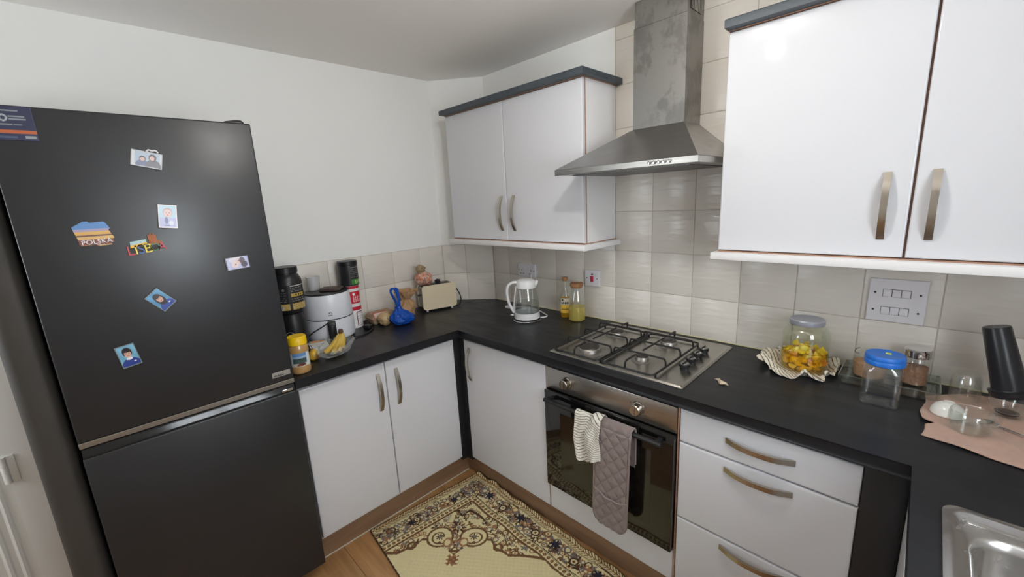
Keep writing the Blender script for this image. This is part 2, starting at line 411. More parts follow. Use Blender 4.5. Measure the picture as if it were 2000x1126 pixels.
obj('sealant_bead', tube([(CB+0.01, -0.002, ZW+0.002), (1.9, -0.002, ZW+0.002), (2.6, -0.002, ZW+0.002)], 0.0026, 6), SEAL, wb)

# doorway at far left --------------------------------------------------------
bm = NB(); box(bm, -0.004, 0.03, -2.292, -2.218, 0.0, 2.05); box(bm, -0.004, 0.03, -3.08, -3.0, 0.0, 2.05); box(bm, -0.004, 0.03, -3.08, -2.218, 1.98, 2.05)
DOORW = mat('white gloss door paint', (226, 225, 220), 0.35)
dr = struct('door_1', bm, DOORW)
obj('door_leaf', bx(-0.004, 0.014, -2.998, -2.294, 0.01, 1.978, 0.002), DOORW, dr)
for y0 in (-2.40, -2.36, -2.325): obj('moulding', tube([(0.016, y0, 0.2), (0.016, y0, 1.85)], 0.011, 8), DOORW, dr)
h = obj('hinge', lathe([(0, 0), (0.010, 0), (0.010, 0.034), (0.008, 0.035), (0.010, 0.036), (0.010, 0.07), (0.008, 0.071), (0.010, 0.072), (0.010, 0.105), (0, 0.105)], (0.036, -2.292, 0.64), 14), DOORW, dr)
obj('hinge_plate', bx(0.03, 0.034, -2.288, -2.262, 0.64, 0.745, 0.001), DOORW, dr)
bm = bx(0.004, 0.60, -2.142, -2.056, 0.0, 1.95); es = [e for e in bm.edges if abs(e.verts[0].co.z-e.verts[1].co.z) > 1 and e.verts[0].co.x > 0.5]
bmesh.ops.bevel(bm, geom=es, offset=0.032, segments=6, affect='EDGES', profile=0.5)
tag(obj('tall_panel', bm, mat('dark taupe board', (62, 58, 53), 0.6, var=(6, 0.08))), 'tall dark grey-brown panel between the black fridge and the white door frame', 'panel')

# ceiling lamp (out of frame, seen only mirrored in the right cupboard door)
lp = thing('pendant_lamp', 'white pendant bulb hanging from the ceiling above the middle of the kitchen', 'lamp', LAMP)
lx, ly, lz = LAMP
obj('ceiling_rose', lathe([(0, 0), (0.012, 0), (0.04, 0.012), (0.045, 0.022), (0, 0.022)], (lx, ly, ZC-0.0225), 24), PLASTIC, lp)
obj('cord', tube([(lx, ly, ZC-0.02), (lx, ly, lz+0.085)], 0.003, 8), PLASTIC, lp)
obj('bulb', lathe([(0, -0.040), (0.018, -0.036), (0.033, -0.02), (0.038, 0.0), (0.033, 0.02), (0.018, 0.042), (0.014, 0.05)], LAMP, 24), glass('bulb glass', (255, 255, 255), 0.1, 0.5, 1.2, 0.0), lp)
obj('lamp_holder', lathe([(0, 0.048), (0.014, 0.048), (0.016, 0.070), (0.010, 0.088), (0, 0.09)], LAMP, 18), PLASTIC, lp)
# ------------------------------------------------------------------ handles, doors
def bow(c, along, out, L=0.19, rise=0.028, w=0.0155, t=0.004):
    """arched strap handle; c on the door face, along = length direction, out = away from the door"""
    a, o_ = Vector(along), Vector(out); s = a.cross(o_); c = Vector(c); rings = []
    n = 18
    for i in range(n+1):
        k = -1+2*i/n; h = rise*(1-abs(k)**2.4)+0.001; hi = rise*(1-abs(k)**2.4)*0.86-0.004
        wd = w*(1.0+0.15*abs(k))/2
        p = c+a*(k*L/2)
        rings.append([p+o_*max(h+t*0.2, 0.004)+s*wd, p+o_*max(h+t*0.2, 0.004)-s*wd, p+o_*max(hi, -0.0005)-s*wd, p+o_*max(hi, -0.0005)+s*wd])
    bm = loft(rings, None, True, True)
    return bm
def panel(x0, x1, y0, y1, z0, z1, face, bev=0.009):
    """foil-wrapped door front with rounded edges on the side given by face: '-y', '+x', '-x'"""
    bm = bx(x0, x1, y0, y1, z0, z1)
    ax, sg = {'-y': (1, -1), '+x': (0, 1), '-x': (0, -1)}[face]
    lim = max(v.co[ax]*sg for v in bm.verts)
    es = [e for e in bm.edges if all(abs(v.co[ax]*sg-lim) < 1e-6 for v in e.verts)]
    bmesh.ops.bevel(bm, geom=es, offset=bev, segments=4, affect='EDGES', profile=0.62)
    return bm

# left base cupboard (on the left wall) --------------------------------------
XA, YB = 0.586, -0.5805        # door faces of the two runs
t = thing('base_cabinet', 'white double-door base cupboard between the fridge and the black corner post', 'cabinet', (0.28, -1.02, 0.1))
obj('body', bx(0.01, XA-0.021, -1.418, -0.62, 0.11, 0.865), WHITE, t)
obj('front_edge', bx(XA-0.021, XA-0.0192, -1.417, -0.617, 0.127, 0.848), MDF, t)
for ya, yb, hy in ((-1.4175, -1.0292, -1.070), (-1.0258, -0.6165, -0.974)):
    d = obj('door', panel(XA-0.019, XA, ya, yb, 0.1258, 0.849, '+x'), GLOSS, t)
    obj('handle', bow((XA, hy, 0.708), (0, 0, 1), (1, 0, 0)), NICKEL, d)
# corner post
pts = [(0.5835, -0.6160), (0.5835, -0.578), (0.6285, -0.578), (0.6285, -0.545), (0.545, -0.545), (0.545, -0.6160)]
tag(obj('corner_post', prism(pts, 0.105, 0.868), BLACKPOST), 'black corner post where the two base runs meet', 'corner post')
# right-hand run
t = thing('base_cabinet', 'white single-door base cupboard between the corner post and the oven', 'cabinet', (0.92, -0.29, 0.1))
obj('body', bx(0.635, 1.214, YB+0.021, -0.01, 0.11, 0.865), WHITE, t)
obj('front_edge', bx(0.631, 1.2175, YB+0.0192, YB+0.021, 0.127, 0.848), MDF, t)
d = obj('door', panel(0.6293, 1.2170, YB, YB+0.019, 0.1258, 0.849, '-y'), GLOSS, t)
obj('handle', bow((0.676, YB, 0.715), (0, 0, 1), (0, -1, 0)), NICKEL, d)
# oven housing
t = thing('oven_housing', 'white oven housing with a plain panel below the oven door', 'cabinet', (1.52, -0.29, 0.1))
bm = NB(); box(bm, 1.2175, 1.2205, YB+0.004, -0.01, 0.11, 0.865); box(bm, 1.8215, 1.8265, YB+0.004, -0.01, 0.11, 0.865); box(bm, 1.2175, 1.8265, YB+0.02, -0.01, 0.11, 0.128)
obj('side_panel', bm, MDF, t)
obj('filler_panel', panel(1.2225, 1.8205, YB, YB+0.019, 0.1258, 0.2585, '-y'), GLOSS, t)
ov = thing('oven', 'built-in black glass oven with steel control panel under the hob', 'oven', (1.52, -0.3, 0.26))
obj('oven_body', bx(1.226, 1.817, YB+0.03, -0.03, 0.265, 0.845), BLK, ov)
cp = obj('control_panel', bx(1.2215, 1.8195, YB, YB+0.03, 0.748, 0.848, 0.002), STEEL, ov)
for kx, kz in ((1.338, 0.80), (1.671, 0.797)):
    bm = lathe([(0, 0.030), (0.019, 0.030), (0.0215, 0.027), (0.0225, 0.006), (0.026, 0.004), (0.027, 0.0), (0, 0)], (0, 0, 0), 28)
    bm.transform(frame((kx, YB, kz), (1, 0, 0), (0, 0, 1)))
    k_ = obj('knob', bm, NICKEL, cp)
    obj('grip', bx(kx-0.0025, kx+0.0025, YB-0.034, YB-0.029, kz-0.017, kz+0.017, 0.001), NICKEL, k_)
dm = mat('grey print', (60, 60, 60), 0.5)
for dx, dz in ((0.033, 0.012), (0.036, -0.004), (0.03, -0.02), (0.0, 0.038), (-0.031, 0.014), (-0.033, -0.012)):
    obj('dial_mark', bx(1.671+dx-0.003, 1.671+dx+0.003, YB-0.0006, YB+0.001, 0.797+dz-0.0008, 0.797+dz+0.0008), dm, cp)
od = obj('oven_door', bx(1.2225, 1.8185, YB-0.018, YB+0.02, 0.264, 0.743, 0.003), OVENGL, ov)
obj('inner_window', bx(1.31, 1.735, YB-0.0186, YB-0.015, 0.335, 0.655, 0.0002, 1), mat('oven window', (32, 28, 23), 0.09, coat=0.4, var=(9, 0.5)), od)
BARZ, BARY = 0.716, YB-0.052
hb = obj('bar_handle', tube([(1.252, BARY, BARZ), (1.788, BARY, BARZ)], 0.0095, 12), BLK, od)
for hx in (1.27, 1.77): obj('handle_mount', bx(hx-0.009, hx+0.009, BARY, YB-0.017, BARZ-0.008, BARZ+0.008, 0.002), BLK, hb)
# drawers
t = thing('drawer_unit', 'white three-drawer base unit to the right of the oven', 'drawers', (2.07, -0.29, 0.1))
obj('body', bx(1.832, 2.312, YB+0.021, -0.01, 0.11, 0.865), WHITE, t)
obj('front_edge', bx(1.8275, 2.3165, YB+0.0192, YB+0.021, 0.112, 0.852), MDF, t)
for za, zb, hz in ((0.7265, 0.849, 0.792), (0.4235, 0.7215, 0.687), (0.1258, 0.4185, 0.388)):
    d = obj('drawer', panel(1.829, 2.3155, YB, YB+0.019, za, zb, '-y'), GLOSS, t)
    obj('handle', bow((2.074, YB, hz), (1, 0, 0), (0, -1, 0)), NICKEL, d)
# right corner: black infill and sink cupboard
tag(obj('corner_infill', bx(2.3175, 2.4045, YB, YB+0.02, 0.0, 0.868, 0.001), BLACKPOST), 'black infill board beside the drawers under the worktop corner', 'panel')
t = thing('sink_cabinet', 'white sink base cupboard under the worktop at far right', 'cabinet', (2.72, -1.2, 0.1))
obj('body', bx(2.426, 3.0, -1.78, -0.61, 0.11, 0.66), WHITE, t)
for ya, yb in ((-0.98, -0.605), (-1.38, -0.985), (-1.78, -1.385)):
    obj('door', panel(2.4055, 2.425, ya, yb, 0.1258, 0.849, '-x'), GLOSS, t)
# plinths
tag(obj('plinth', bx(0.532, 0.5503, -1.43, -0.5495, 0.0, 0.104, 0.001), PLINTH_A), 'brown wooden plinth under the double-door base cupboard', 'plinth')
tag(obj('plinth', bx(0.5505, 2.315, -0.5495, -0.532, 0.0, 0.104, 0.001), PLINTH_B), 'brown wooden plinth under the oven and drawers', 'plinth')
tag(obj('floor_bead', bx(0.5505, 0.556, -1.43, -0.556, 0.0, 0.005, 0.001), mat('white sealant', (205, 196, 182), 0.6)), 'thin pale sealant line along the foot of the left plinth', 'sealant')

# ------------------------------------------------------------------ worktop
WA, WB, WC, WT = 0.6233, -0.6043, 2.4094, 0.04
SX0, SX1, SY1, SY0 = 2.462, 2.93, -0.745, -1.70       # hole for the sink
YEND = -1.80
P = [(0.001, -1.4345), (WA, -1.4345), (WA, WB), (WC, WB), (WC, YEND), (XE-0.001, YEND), (XE-0.001, SY0), (SX0, SY0), (SX0, SY1), (XE-0.001, SY1), (XE-0.001, -0.001), (CB+0.001, -0.001), (0.001, CA-0.001)]
bm = prism(P, ZW-WT, ZW)
def on_front(v): 
    return (abs(v.co.x-WA) < 1e-6) or (abs(v.co.y-WB) < 1e-6) or (abs(v.co.x-WC) < 1e-6)
es = []
for e in bm.edges:
    a, b = e.verts
    if abs(a.co.z-b.co.z) > 1e-6: continue
    if any(abs(a.co[i]-k) < 1e-6 and abs(b.co[i]-k) < 1e-6 for i, k in ((0, WA), (1, WB), (0, WC))): es.append(e)
bmesh.ops.bevel(bm, geom=es, offset=0.009, segments=5, affect='EDGES', profile=0.5)
box(bm, SX1, XE-0.001, SY0, SY1, ZW-WT, ZW)
wt = tag(obj('worktop', bm, BLACKTOP), 'black worktop running around all three sides of the kitchen', 'worktop')
# sink
t = thing('sink', 'stainless steel inset sink in the worktop at bottom right', 'sink', (2.7, -1.2, ZW))
rings = [rrect(2.449, 2.945, -1.715, -0.731, 0.03, ZW+0.0005), rrect(2.4495, 2.9445, -1.7145, -0.7315, 0.03, ZW+0.004), rrect(2.456, 2.938, -1.708, -0.738, 0.028, ZW+0.0055),
         rrect(2.463, 2.931, -1.70, -0.752, 0.03, ZW+0.0052), rrect(2.468, 2.926, -1.695, -0.758, 0.03, ZW+0.0015), rrect(2.482, 2.90, -1.22, -0.795, 0.06, ZW+0.001)]
rings += [rrect(2.487, 2.895, -1.215, -0.80, 0.055, ZW-0.004), rrect(2.492, 2.89, -1.21, -0.805, 0.052, ZW-0.02), rrect(2.50, 2.882, -1.20, -0.815, 0.05, ZW-0.15), rrect(2.53, 2.85, -1.17, -0.845, 0.04, ZW-0.17)]
obj('basin', loft(rings, None, False, True), SINKS, t, angle=60)
obj('rim_ridge', tube(spline([(2.475, -0.80, ZW+0.003), (2.482, -0.782, ZW+0.003), (2.50, -0.775, ZW+0.003), (2.70, -0.775, ZW+0.003), (2.88, -0.775, ZW+0.003)], 5), 0.004, 8), SINKS, t)
obj('drain', lathe([(0, 0.004), (0.02, 0.003), (0.04, 0.005), (0.044, 0.001), (0, 0.0)], (2.69, -1.0, ZW-0.17), 24), CHROME, t)

# ------------------------------------------------------------------ wall cupboards
DF = -0.283                      # door faces of the wall cupboards
def foot(x0, x1, yf, corner):
    """plan outline against the back wall; corner=True clips it to the diagonal wall"""
    if not corner: return [(x0, yf), (x1, yf), (x1, -0.001), (x0, -0.001)]
    yc = (x0-CB)*(-CA)/CB-0.002
    return [(x0, yf), (x1, yf), (x1, -0.001), (CB+0.003, -0.001), (x0, yc)]
def wall_cab(label, xl, xr, bl, br, doors, corner):
    t = thing('wall_cabinet', label, 'cabinet', ((xl+xr)/2, -0.14, 1.331))
    obj('body', prism(foot(bl, br, DF+0.0225, corner), 1.3605, 2.0875), WHITE, t)
    obj('front_edge', bx(bl, br+0.001, DF+0.0200, DF+0.0225, 1.3605, 2.087), MDF, t)
    obj('side_edge', bx(br-0.0005, br+0.0015, DF+0.0195, DF+0.030, 1.3605, 2.087), MDF, t)
    for da, db, hx in doors:
        d = obj('door', panel(da, db, DF, DF+0.020, 1.3624, 2.0862, '-y', 0.008), GLOSS, t)
        obj('handle', bow((hx, DF, 1.5095), (0, 0, 1), (0, -1, 0), 0.189), NICKEL, d)
    bm = prism(foot(xl-0.014, xr+0.0285, -0.3155, corner), 1.331, 1.3565); bmesh.ops.bevel(bm, geom=bm.edges[:], offset=0.002, segments=2, affect='EDGES', profile=0.5)
    obj('bottom_trim', bm, WHITE, t)
    obj('trim_edge', prism(foot(xl, xr+0.003, DF-0.002, corner), 1.356, 1.3605), MDF, t)
    obj('cornice_edge', prism(foot(xl, xr+0.004, DF-0.003, corner), 2.0875, 2.0895), MDF, t)
    bm = prism(foot(xl-0.002, xr+0.034, -0.3245, corner), 2.0895, 2.117); bmesh.ops.bevel(bm, geom=[e for e in bm.edges if all(v.co.z > 2.11 for v in e.verts)], offset=0.006, segments=3, affect='EDGES', profile=0.5)
    obj('cornice', bm, CORNICE, t)
    return t
wall_cab('white two-door wall cupboard with dark cornice left of the cooker hood', 0.2265, 1.2262, 0.240, 1.2235, ((0.2265, 0.7188, 0.683), (0.7218, 1.2259, 0.778)), True)
wall_cab('large white wall cupboard with dark cornice right of the cooker hood', 1.8216, 2.826, 1.8235, 2.824, ((1.8216, 2.3194, 2.2667), (2.3247, 2.825, 2.366)), False)

# ------------------------------------------------------------------ cooker hood
HX0, HX1, HY, HZ0, HZ1 = 1.2053, 1.8053, -0.4595, 1.671, 1.694
CX0, CX1, CY, CZ = 1.404, 1.628, -0.16, 1.849
t = thing('cooker_hood', 'stainless steel chimney cooker hood with smeared grease marks', 'cooker hood', (1.505, -0.2, HZ0))
bm = NB()
loft([[(HX0, HY, HZ1), (HX1, HY, HZ1), (HX1, -0.002, HZ1), (HX0, -0.002, HZ1)], [(CX0-0.002, CY-0.002, CZ), (CX1+0.002, CY-0.002, CZ), (CX1+0.002, -0.002, CZ), (CX0-0.002, -0.002, CZ)]], bm, True, True)
obj('canopy', bm, CANOPYS, t, smooth=False)
bd = obj('canopy_band', bx(HX0, HX1, HY-0.001, -0.002, HZ0, HZ1, 0.0015, 1), STEEL, t)
obj('filter', bx(HX0+0.05, HX1-0.05, HY+0.06, -0.05, HZ0-0.004, HZ0+0.001), mat('filter mesh', (120, 120, 120), 0.5, 1.0, var=(200, 0.4)), t)
for i in range(5):
    bm = lathe([(0, 0.009), (0.005, 0.0085), (0.0062, 0.006), (0.0062, 0.0), (0, 0)], (0, 0, 0), 16)
    bm.transform(frame((1.637+0.0182*i, HY-0.001, 1.6835), (1, 0, 0), (0, 0, 1))); obj('button', bm, CHROME, bd)
obj('chimney_lower', bx(CX0, CX1, CY, -0.002, CZ, 2.244, 0.0012, 1), STEEL2, t)
up_ = obj('chimney_upper', bx(CX0+0.0025, CX1-0.0025, CY+0.0025, -0.002, 2.244, ZC-0.001, 0.001, 1), STEEL2, t)
obj('vent_panel', bx(CX1-0.003, CX1-0.0006, CY+0.03, -0.03, 2.262, 2.338), BLK, up_)
for i in range(7):
    y0 = CY+0.033+0.0142*i; obj('vent_slat', bx(CX1-0.0018, CX1-0.0001, y0, y0+0.0062, 2.262, 2.338), STEEL, up_)

# ------------------------------------------------------------------ fridge freezer
FX, FY0, FY1, FZT = 0.632, -2.0455, -1.4365, 1.889
t = thing('fridge_freezer', 'tall charcoal fridge freezer with magnets on its upper door', 'fridge', (0.33, -1.74, 0.0))
obj('body', bx(0.03, 0.572, FY0+0.004, FY1-0.004, 0.03, FZT-0.012, 0.004), FRSIDE, t)
for yy in (-1.98, -1.50):
    for xx in (0.08, 0.53): obj('foot', lathe([(0, 0), (0.02, 0), (0.02, 0.03), (0, 0.03)], (xx, yy, 0.0), 14), BLK, t)
ud = obj('upper_door', bx(0.575, FX, FY0, FY1, 0.9285, FZT, 0.005, 3), FRIDGE, t)
obj('silver_strip', bx(0.58, FX+0.0012, FY0+0.0008, FY1-0.0008, 0.911, 0.9283, 0.001, 1), mat('silver strip', (178, 175, 168), 0.3, 1.0), ud)
ld = obj('lower_door', bx(0.575, FX, FY0, FY1, 0.045, 0.8755, 0.005, 3), FRIDGE, t)
prof = [(0.59, 0.911), (0.612, 0.911)]+[(0.612+0.016*math.sin(a)-0.004*math.sin(2*a), 0.911-0.0345*(1-math.cos(a))/1.0) for a in np.linspace(0.1, PI/2, 7)]+[(0.628, 0.8756), (0.59, 0.8756)]
obj('handle_recess', loft([[(x, FY0+0.002, z) for x, z in prof], [(x, FY1-0.002, z) for x, z in prof]], None, True, True), BLKGLOSS, ld)
obj('hinge_cover', loft([rrect(0.53, 0.62, FY1-0.075, FY1-0.012, 0.012, FZT-0.012), rrect(0.532, 0.618, FY1-0.072, FY1-0.013, 0.012, FZT+0.006), rrect(0.54, 0.61, FY1-0.045, FY1-0.018, 0.01, FZT+0.013)], None, True, True), BLK, t)
obj('door_hinge', bx(0.60, 0.629, FY1-0.05, FY1-0.01, 0.88, 0.89, 0.002), CHROME, ld)
bg_ = obj('badge', bx(FX, FX+0.002, -1.5115, -1.4465, 0.951, 0.9715, 0.0006, 1), mat('silver badge', (205, 203, 196), 0.3, 0.9), ud)
bg_['label'] = 'small silver maker badge'
dark = mat('dark ink', (40, 40, 42), 0.5)
for i in range(11):
    y0 = -1.506+0.0032*i; obj('badge_lettering', bx(FX+0.0019, FX+0.0025, y0, y0+0.0021, 0.9545, 0.9545+0.004+0.0018*((i*7) % 3), 0), dark, bg_)
# energy sticker, top left of the door
def st_col(u, v):
    c = np.tile(np.array([56., 60., 88.]), (len(u), 1)); y = v; x = u
    wht = np.array([176., 184., 188.])
    def bar(x0, x1, y0, y1, cc):
        k = (x > x0) & (x < x1) & (y > y0) & (y < y1); c[k] = cc
    bar(0.05, .72, .84, .89, wht*0.8)
    bar(.50, .82, .68, .73, wht*0.85); bar(.50, .84, .60, .65, wht*0.85)
    r = np.hypot((x-0.40)/1.0, (y-0.66)/1.25); k = (r < .085) & (r > .05); c[k] = wht
    r = np.hypot((x-0.22)/1.0, (y-0.66)/1.25); k = (r < .085) & (r > .05); c[k] = wht
    bar(.05, .56, .44, .49, wht*0.8); bar(.58, .74, .44, .49, wht*0.7)
    bar(0.0, 1.0, .20, .32, np.array([196., 104., 62.]))
    bar(.74, .96, .06, .15, wht*0.9); bar(.04, .60, .06, .13, np.array([80., 95., 125.]))
    return c
sk = sheet('sticker', 60, 50, lambda u, v: np.stack([np.full_like(u, FX+0.0006), -2.042+0.090*u, 1.800+0.086*v], -1), st_col, GPRINT, ud, 0.0008, offset=0.0)
sk['label'] = 'navy blue printed sticker with an orange bar'

# ------------------------------------------------------------------ magnets on the fridge
def disc(x, y, cx, cy, rx, ry): return ((x-cx)/rx)**2+((y-cy)/ry)**2 < 1
def portrait(bgc, shirt, hair, skin=(222, 178, 160), face=(0.5, 0.60), collar=True, long_hair=False, pale=0.0):
    def f(u, v):
        c = np.tile(np.array(bgc, float), (len(u), 1)); c += (np.sin(u*9+v*7)*10)[:, None]
        k = disc(u, v, .52, .02, .52, .38); c[k] = shirt
        if collar: c[disc(u, v, face[0], .37, .17, .06)] = (235, 235, 240)
        hx, hy = face
        c[disc(u, v, hx, hy+.06, .25, .22)] = hair
        if long_hair: c[disc(u, v, hx, hy-.05, .27, .30)] = hair
        c[disc(u, v, hx, hy-.02, .175, .16)] = skin
        c[disc(u, v, hx, hy+.12, .19, .07)] = hair
        for s in (-1, 1): c[disc(u, v, hx+.07*s, hy+.01, .022, .014)] = (60, 45, 40)
        c[disc(u, v, hx, hy-.10, .06, .014)] = (180, 90, 85)
        c[disc(u, v, .72, .20, .07, .025)] = (225, 230, 240)
        e = (u < .045) | (u > .955) | (v < .035) | (v > .965); c[e] = (120, 135, 140)
        return c*(1-pale)+np.array((225, 225, 232))*pale
    return f
def duo(u, v):
    c = np.tile(np.array((206., 206., 208.)), (len(u), 1))
    k = (u > .10) & (u < .93) & (v > .10); c[k] = (168, 182, 200)
    c[disc(u, v, .36, .10, .22, .34)] = (92, 98, 132); c[disc(u, v, .72, .08, .26, .46)] = (98, 92, 96)
    c[disc(u, v, .36, .52, .11, .18)] = (66, 60, 68); c[disc(u, v, .36, .48, .08, .13)] = (208, 172, 158)
    c[disc(u, v, .68, .66, .13, .24)] = (74, 58, 58); c[disc(u, v, .67, .62, .08, .15)] = (212, 176, 160)
    e = (u < .03) | (u > .97) | (v < .05) | (v > .95); c[e] = (190, 190, 192); return c
def baby(u, v):
    c = np.tile(np.array((176., 206., 220.)), (len(u), 1)); c[v < .45] = (176, 178, 216)
    c[disc(u, v, .5, .66, .26, .20)] = (190, 170, 172); c[disc(u, v, .5, .63, .21, .16)] = (226, 192, 186)
    c[disc(u, v, .43, .66, .03, .015)] = (90, 70, 70); c[disc(u, v, .58, .66, .03, .015)] = (90, 70, 70); c[disc(u, v, .5, .55, .05, .02)] = (190, 110, 110)
    c[disc(u, v, .42, .32, .09, .16)] = (112, 116, 160); c[disc(u, v, .68, .22, .12, .10)] = (215, 215, 232); c[(v > .09) & (v < .13) & (u > .3) & (u < .6)] = (80, 80, 100)
    e = (u < .06) | (u > .94) | (v < .04) | (v > .96); c[e] = (228, 224, 226); return c
def couple(u, v):
    c = np.tile(np.array((186., 190., 222.)), (len(u), 1)); c[disc(u, v, .45, .78, .3, .25)] = (220, 214, 224)
    c[disc(u, v, .38, .40, .16, .26)] = (226, 205, 205); c[disc(u, v, .56, .62, .14, .24)] = (228, 200, 198)
    c[disc(u, v, .70, .66, .12, .26)] = (96, 78, 96); c[disc(u, v, .76, .34, .14, .24)] = (70, 58, 80); c[disc(u, v, .40, .40, .03, .05)] = (90, 70, 80); c[disc(u, v, .54, .66, .03, .05)] = (90, 70, 80)
    e = (u < .035) | (u > .965) | (v < .05) | (v > .95); c[e] = (60, 55, 62); return c
def magnet(label, cy, cz, w, h, deg, fn, edge=(58, 58, 62)):
    M4 = frame((FX, cy, cz), (0, math.cos(math.radians(deg)), math.sin(math.radians(deg))), (0, -math.sin(math.radians(deg)), math.cos(math.radians(deg))))
    t = thing('photo_magnet', label, 'magnet', (FX, cy, cz), 'photo magnets on the fridge')
    bm = bx(-w/2, w/2, -h/2, h/2, 0.0002, 0.004, 0.0008, 1); bm.transform(M4); obj('backing', bm, mat('magnet edge %d' % edge[0], edge, 0.5), t)
    R = np.array(M4.to_3x3()); T = np.array(M4.translation)
    sheet('picture', 60, 60, lambda u, v: (R @ np.stack([(u-.5)*(w-.003), (v-.5)*(h-.003), np.full_like(u, 0.0044)])).T+T, fn, GPRINT, t)
magnet('wide pale photo magnet of two people, highest on the fridge door', -1.738, 1.759, 0.075, 0.049, -12, duo, (150, 150, 152))
magnet('photo magnet of a baby in pale clothes on the fridge', -1.718, 1.585, 0.050, 0.077, -7.6, baby, (70, 60, 58))
magnet('wide photo magnet of two faces close together near the fridge edge', -1.553, 1.411, 0.075, 0.048, 3.3, couple, (72, 62, 60))
magnet('photo magnet of a child turned like a diamond on the fridge', -1.782, 1.323, 0.049, 0.070, 39.8, portrait((96, 160, 205), (62, 84, 168), (58, 50, 52), face=(.5, .58), collar=False, long_hair=True))
magnet('upright photo magnet of a smiling child in a blue jumper, lowest on the fridge', -1.889, 1.165, 0.049, 0.074, 8.2, portrait((126, 184, 214), (52, 70, 150), (56, 44, 46)))
# clip on the highest magnet
obj('clip', tube(spline([(FX+0.004, -1.737, 1.779), (FX+0.006, -1.730, 1.787), (FX+0.006, -1.722, 1.785), (FX+0.006, -1.713, 1.786), (FX+0.004, -1.708, 1.779)], 5), 0.0028, 6), PLASTIC, [o for o in bpy.data.objects if o.name.startswith('photo_magnet')][0])
# POLSKA souvenir magnet, outlined like a map
OUT = [(-1.937, 1.567), (-1.912, 1.582), (-1.903, 1.582), (-1.899, 1.578), (-1.871, 1.580), (-1.867, 1.579), (-1.858, 1.560), (-1.862, 1.555), (-1.857, 1.542), (-1.853, 1.532), (-1.857, 1.527), (-1.855, 1.520), (-1.862, 1.516), (-1.861, 1.511), (-1.888, 1.510), (-1.896, 1.514), (-1.918, 1.513), (-1.926, 1.513), (-1.930, 1.517), (-1.930, 1.531), (-1.935, 1.554)]
t = thing('souvenir_magnet', 'map-shaped souvenir magnet with a sunset and POLSKA lettering', 'magnet', (FX, -1.895, 1.51), 'souvenir magnets on the fridge')
def yz_prism(pts, x0, x1, shrink=1.0):
    cy = sum(p[0] for p in pts)/len(pts); cz = sum(p[1] for p in pts)/len(pts)
    q = [(cy+(a-cy)*shrink, cz+(b-cz)*shrink) for a, b in pts]
    return loft([[(x0, a, b) for a, b in q], [(x1, a, b) for a, b in q]], None, True, True)
obj('backing', yz_prism(OUT, FX+0.0002, FX+0.004), mat('painted resin', (206, 170, 110), 0.45), t)
def clip_poly(pts, zlo, zhi):
    def cut(P, z, keep_above):
        o = []
        for i in range(len(P)):
            a, b = P[i], P[(i+1) % len(P)]; ia = (a[1] >= z) == keep_above; ib = (b[1] >= z) == keep_above
            if ia: o.append(a)
            if ia != ib:
                k = (z-a[1])/(b[1]-a[1]); o.append((a[0]+(b[0]-a[0])*k, z))
        return o
    return cut(cut(pts, zlo, True), zhi, False)
for za, zb, cc, x_ in ((1.560, 1.59, (96, 146, 206), .0046), (1.553, 1.560, (172, 160, 190), .0046), (1.543, 1.553, (226, 178, 96), .0046), (1.5385, 1.543, (120, 80, 74), .0048), (1.530, 1.5385, (224, 184, 112), .0046), (1.514, 1.530, (134, 74, 58), .0046), (1.50, 1.514, (206, 166, 120), .0046)):
    q = clip_poly(OUT, za, zb)
    if len(q) > 2: obj('painted_band', yz_prism(q, FX+0.003, FX+x_), mat('band %d %d' % (cc[0], cc[1]), cc, 0.4), t)
text('lettering', 'POLSKA', 0.0185, frame((FX+0.0052, -1.892, 1.5225), (0, 1, 0.05), (0, -0.05, 1)), PLASTIC, t)
# LISBOA souvenir magnet with separate coloured letters
t = thing('souvenir_magnet', 'souvenir magnet of coloured LISBOA letters with a tram and a tower', 'magnet', (FX, -1.787, 1.475), 'souvenir magnets on the fridge')
RED, YEL, BLU, GRN = mat('red resin', (196, 44, 58), 0.35), mat('yellow resin', (240, 214, 60), 0.35), mat('blue resin', (52, 92, 168), 0.35), mat('green resin', (52, 122, 68), 0.35)
obj('base_plate', yz_prism([(-1.829, 1.480), (-1.746, 1.486), (-1.748, 1.498), (-1.829, 1.496)], FX+0.0002, FX+0.003), mat('resin back', (52, 44, 40), 0.5), t)
for i, (ch, mm) in enumerate(zip('LISBOA', (RED, YEL, BLU, YEL, GRN, RED))):
    yy = -1.8245+(0, .0130, .0245, .0420, .0590, .0760)[i]; text('letter', ch, 0.040 if i < 4 else 0.034, frame((FX+0.0056, yy, 1.4855+0.0014*i), (0, 1, 0.06), (0, -0.06, 1)), mm, t, 0.0022)
obj('tram', yz_prism([(-1.823, 1.498), (-1.784, 1.505), (-1.784, 1.519), (-1.822, 1.514)], FX+0.001, FX+0.0065), mat('tram roof', (176, 208, 212), 0.4), t)
obj('tram_side', yz_prism([(-1.824, 1.4945), (-1.782, 1.503), (-1.784, 1.510), (-1.823, 1.5025)], FX+0.003, FX+0.0078), mat('tram yellow', (236, 186, 50), 0.4), t)
TOWM = mat('tower brown', (176, 108, 70), 0.6, var=(300, 0.3))
obj('tower', yz_prism([(-1.777, 1.500), (-1.757, 1.503), (-1.7585, 1.530), (-1.762, 1.530), (-1.762, 1.535), (-1.766, 1.535), (-1.766, 1.530), (-1.770, 1.530), (-1.770, 1.536), (-1.774, 1.535), (-1.774, 1.530), (-1.779, 1.530)], FX+0.002, FX+0.007), TOWM, t)
obj('tower_base', yz_prism([(-1.776, 1.4985), (-1.745, 1.5035), (-1.746, 1.510), (-1.757, 1.512), (-1.776, 1.505)], FX+0.002, FX+0.0064), TOWM, t)

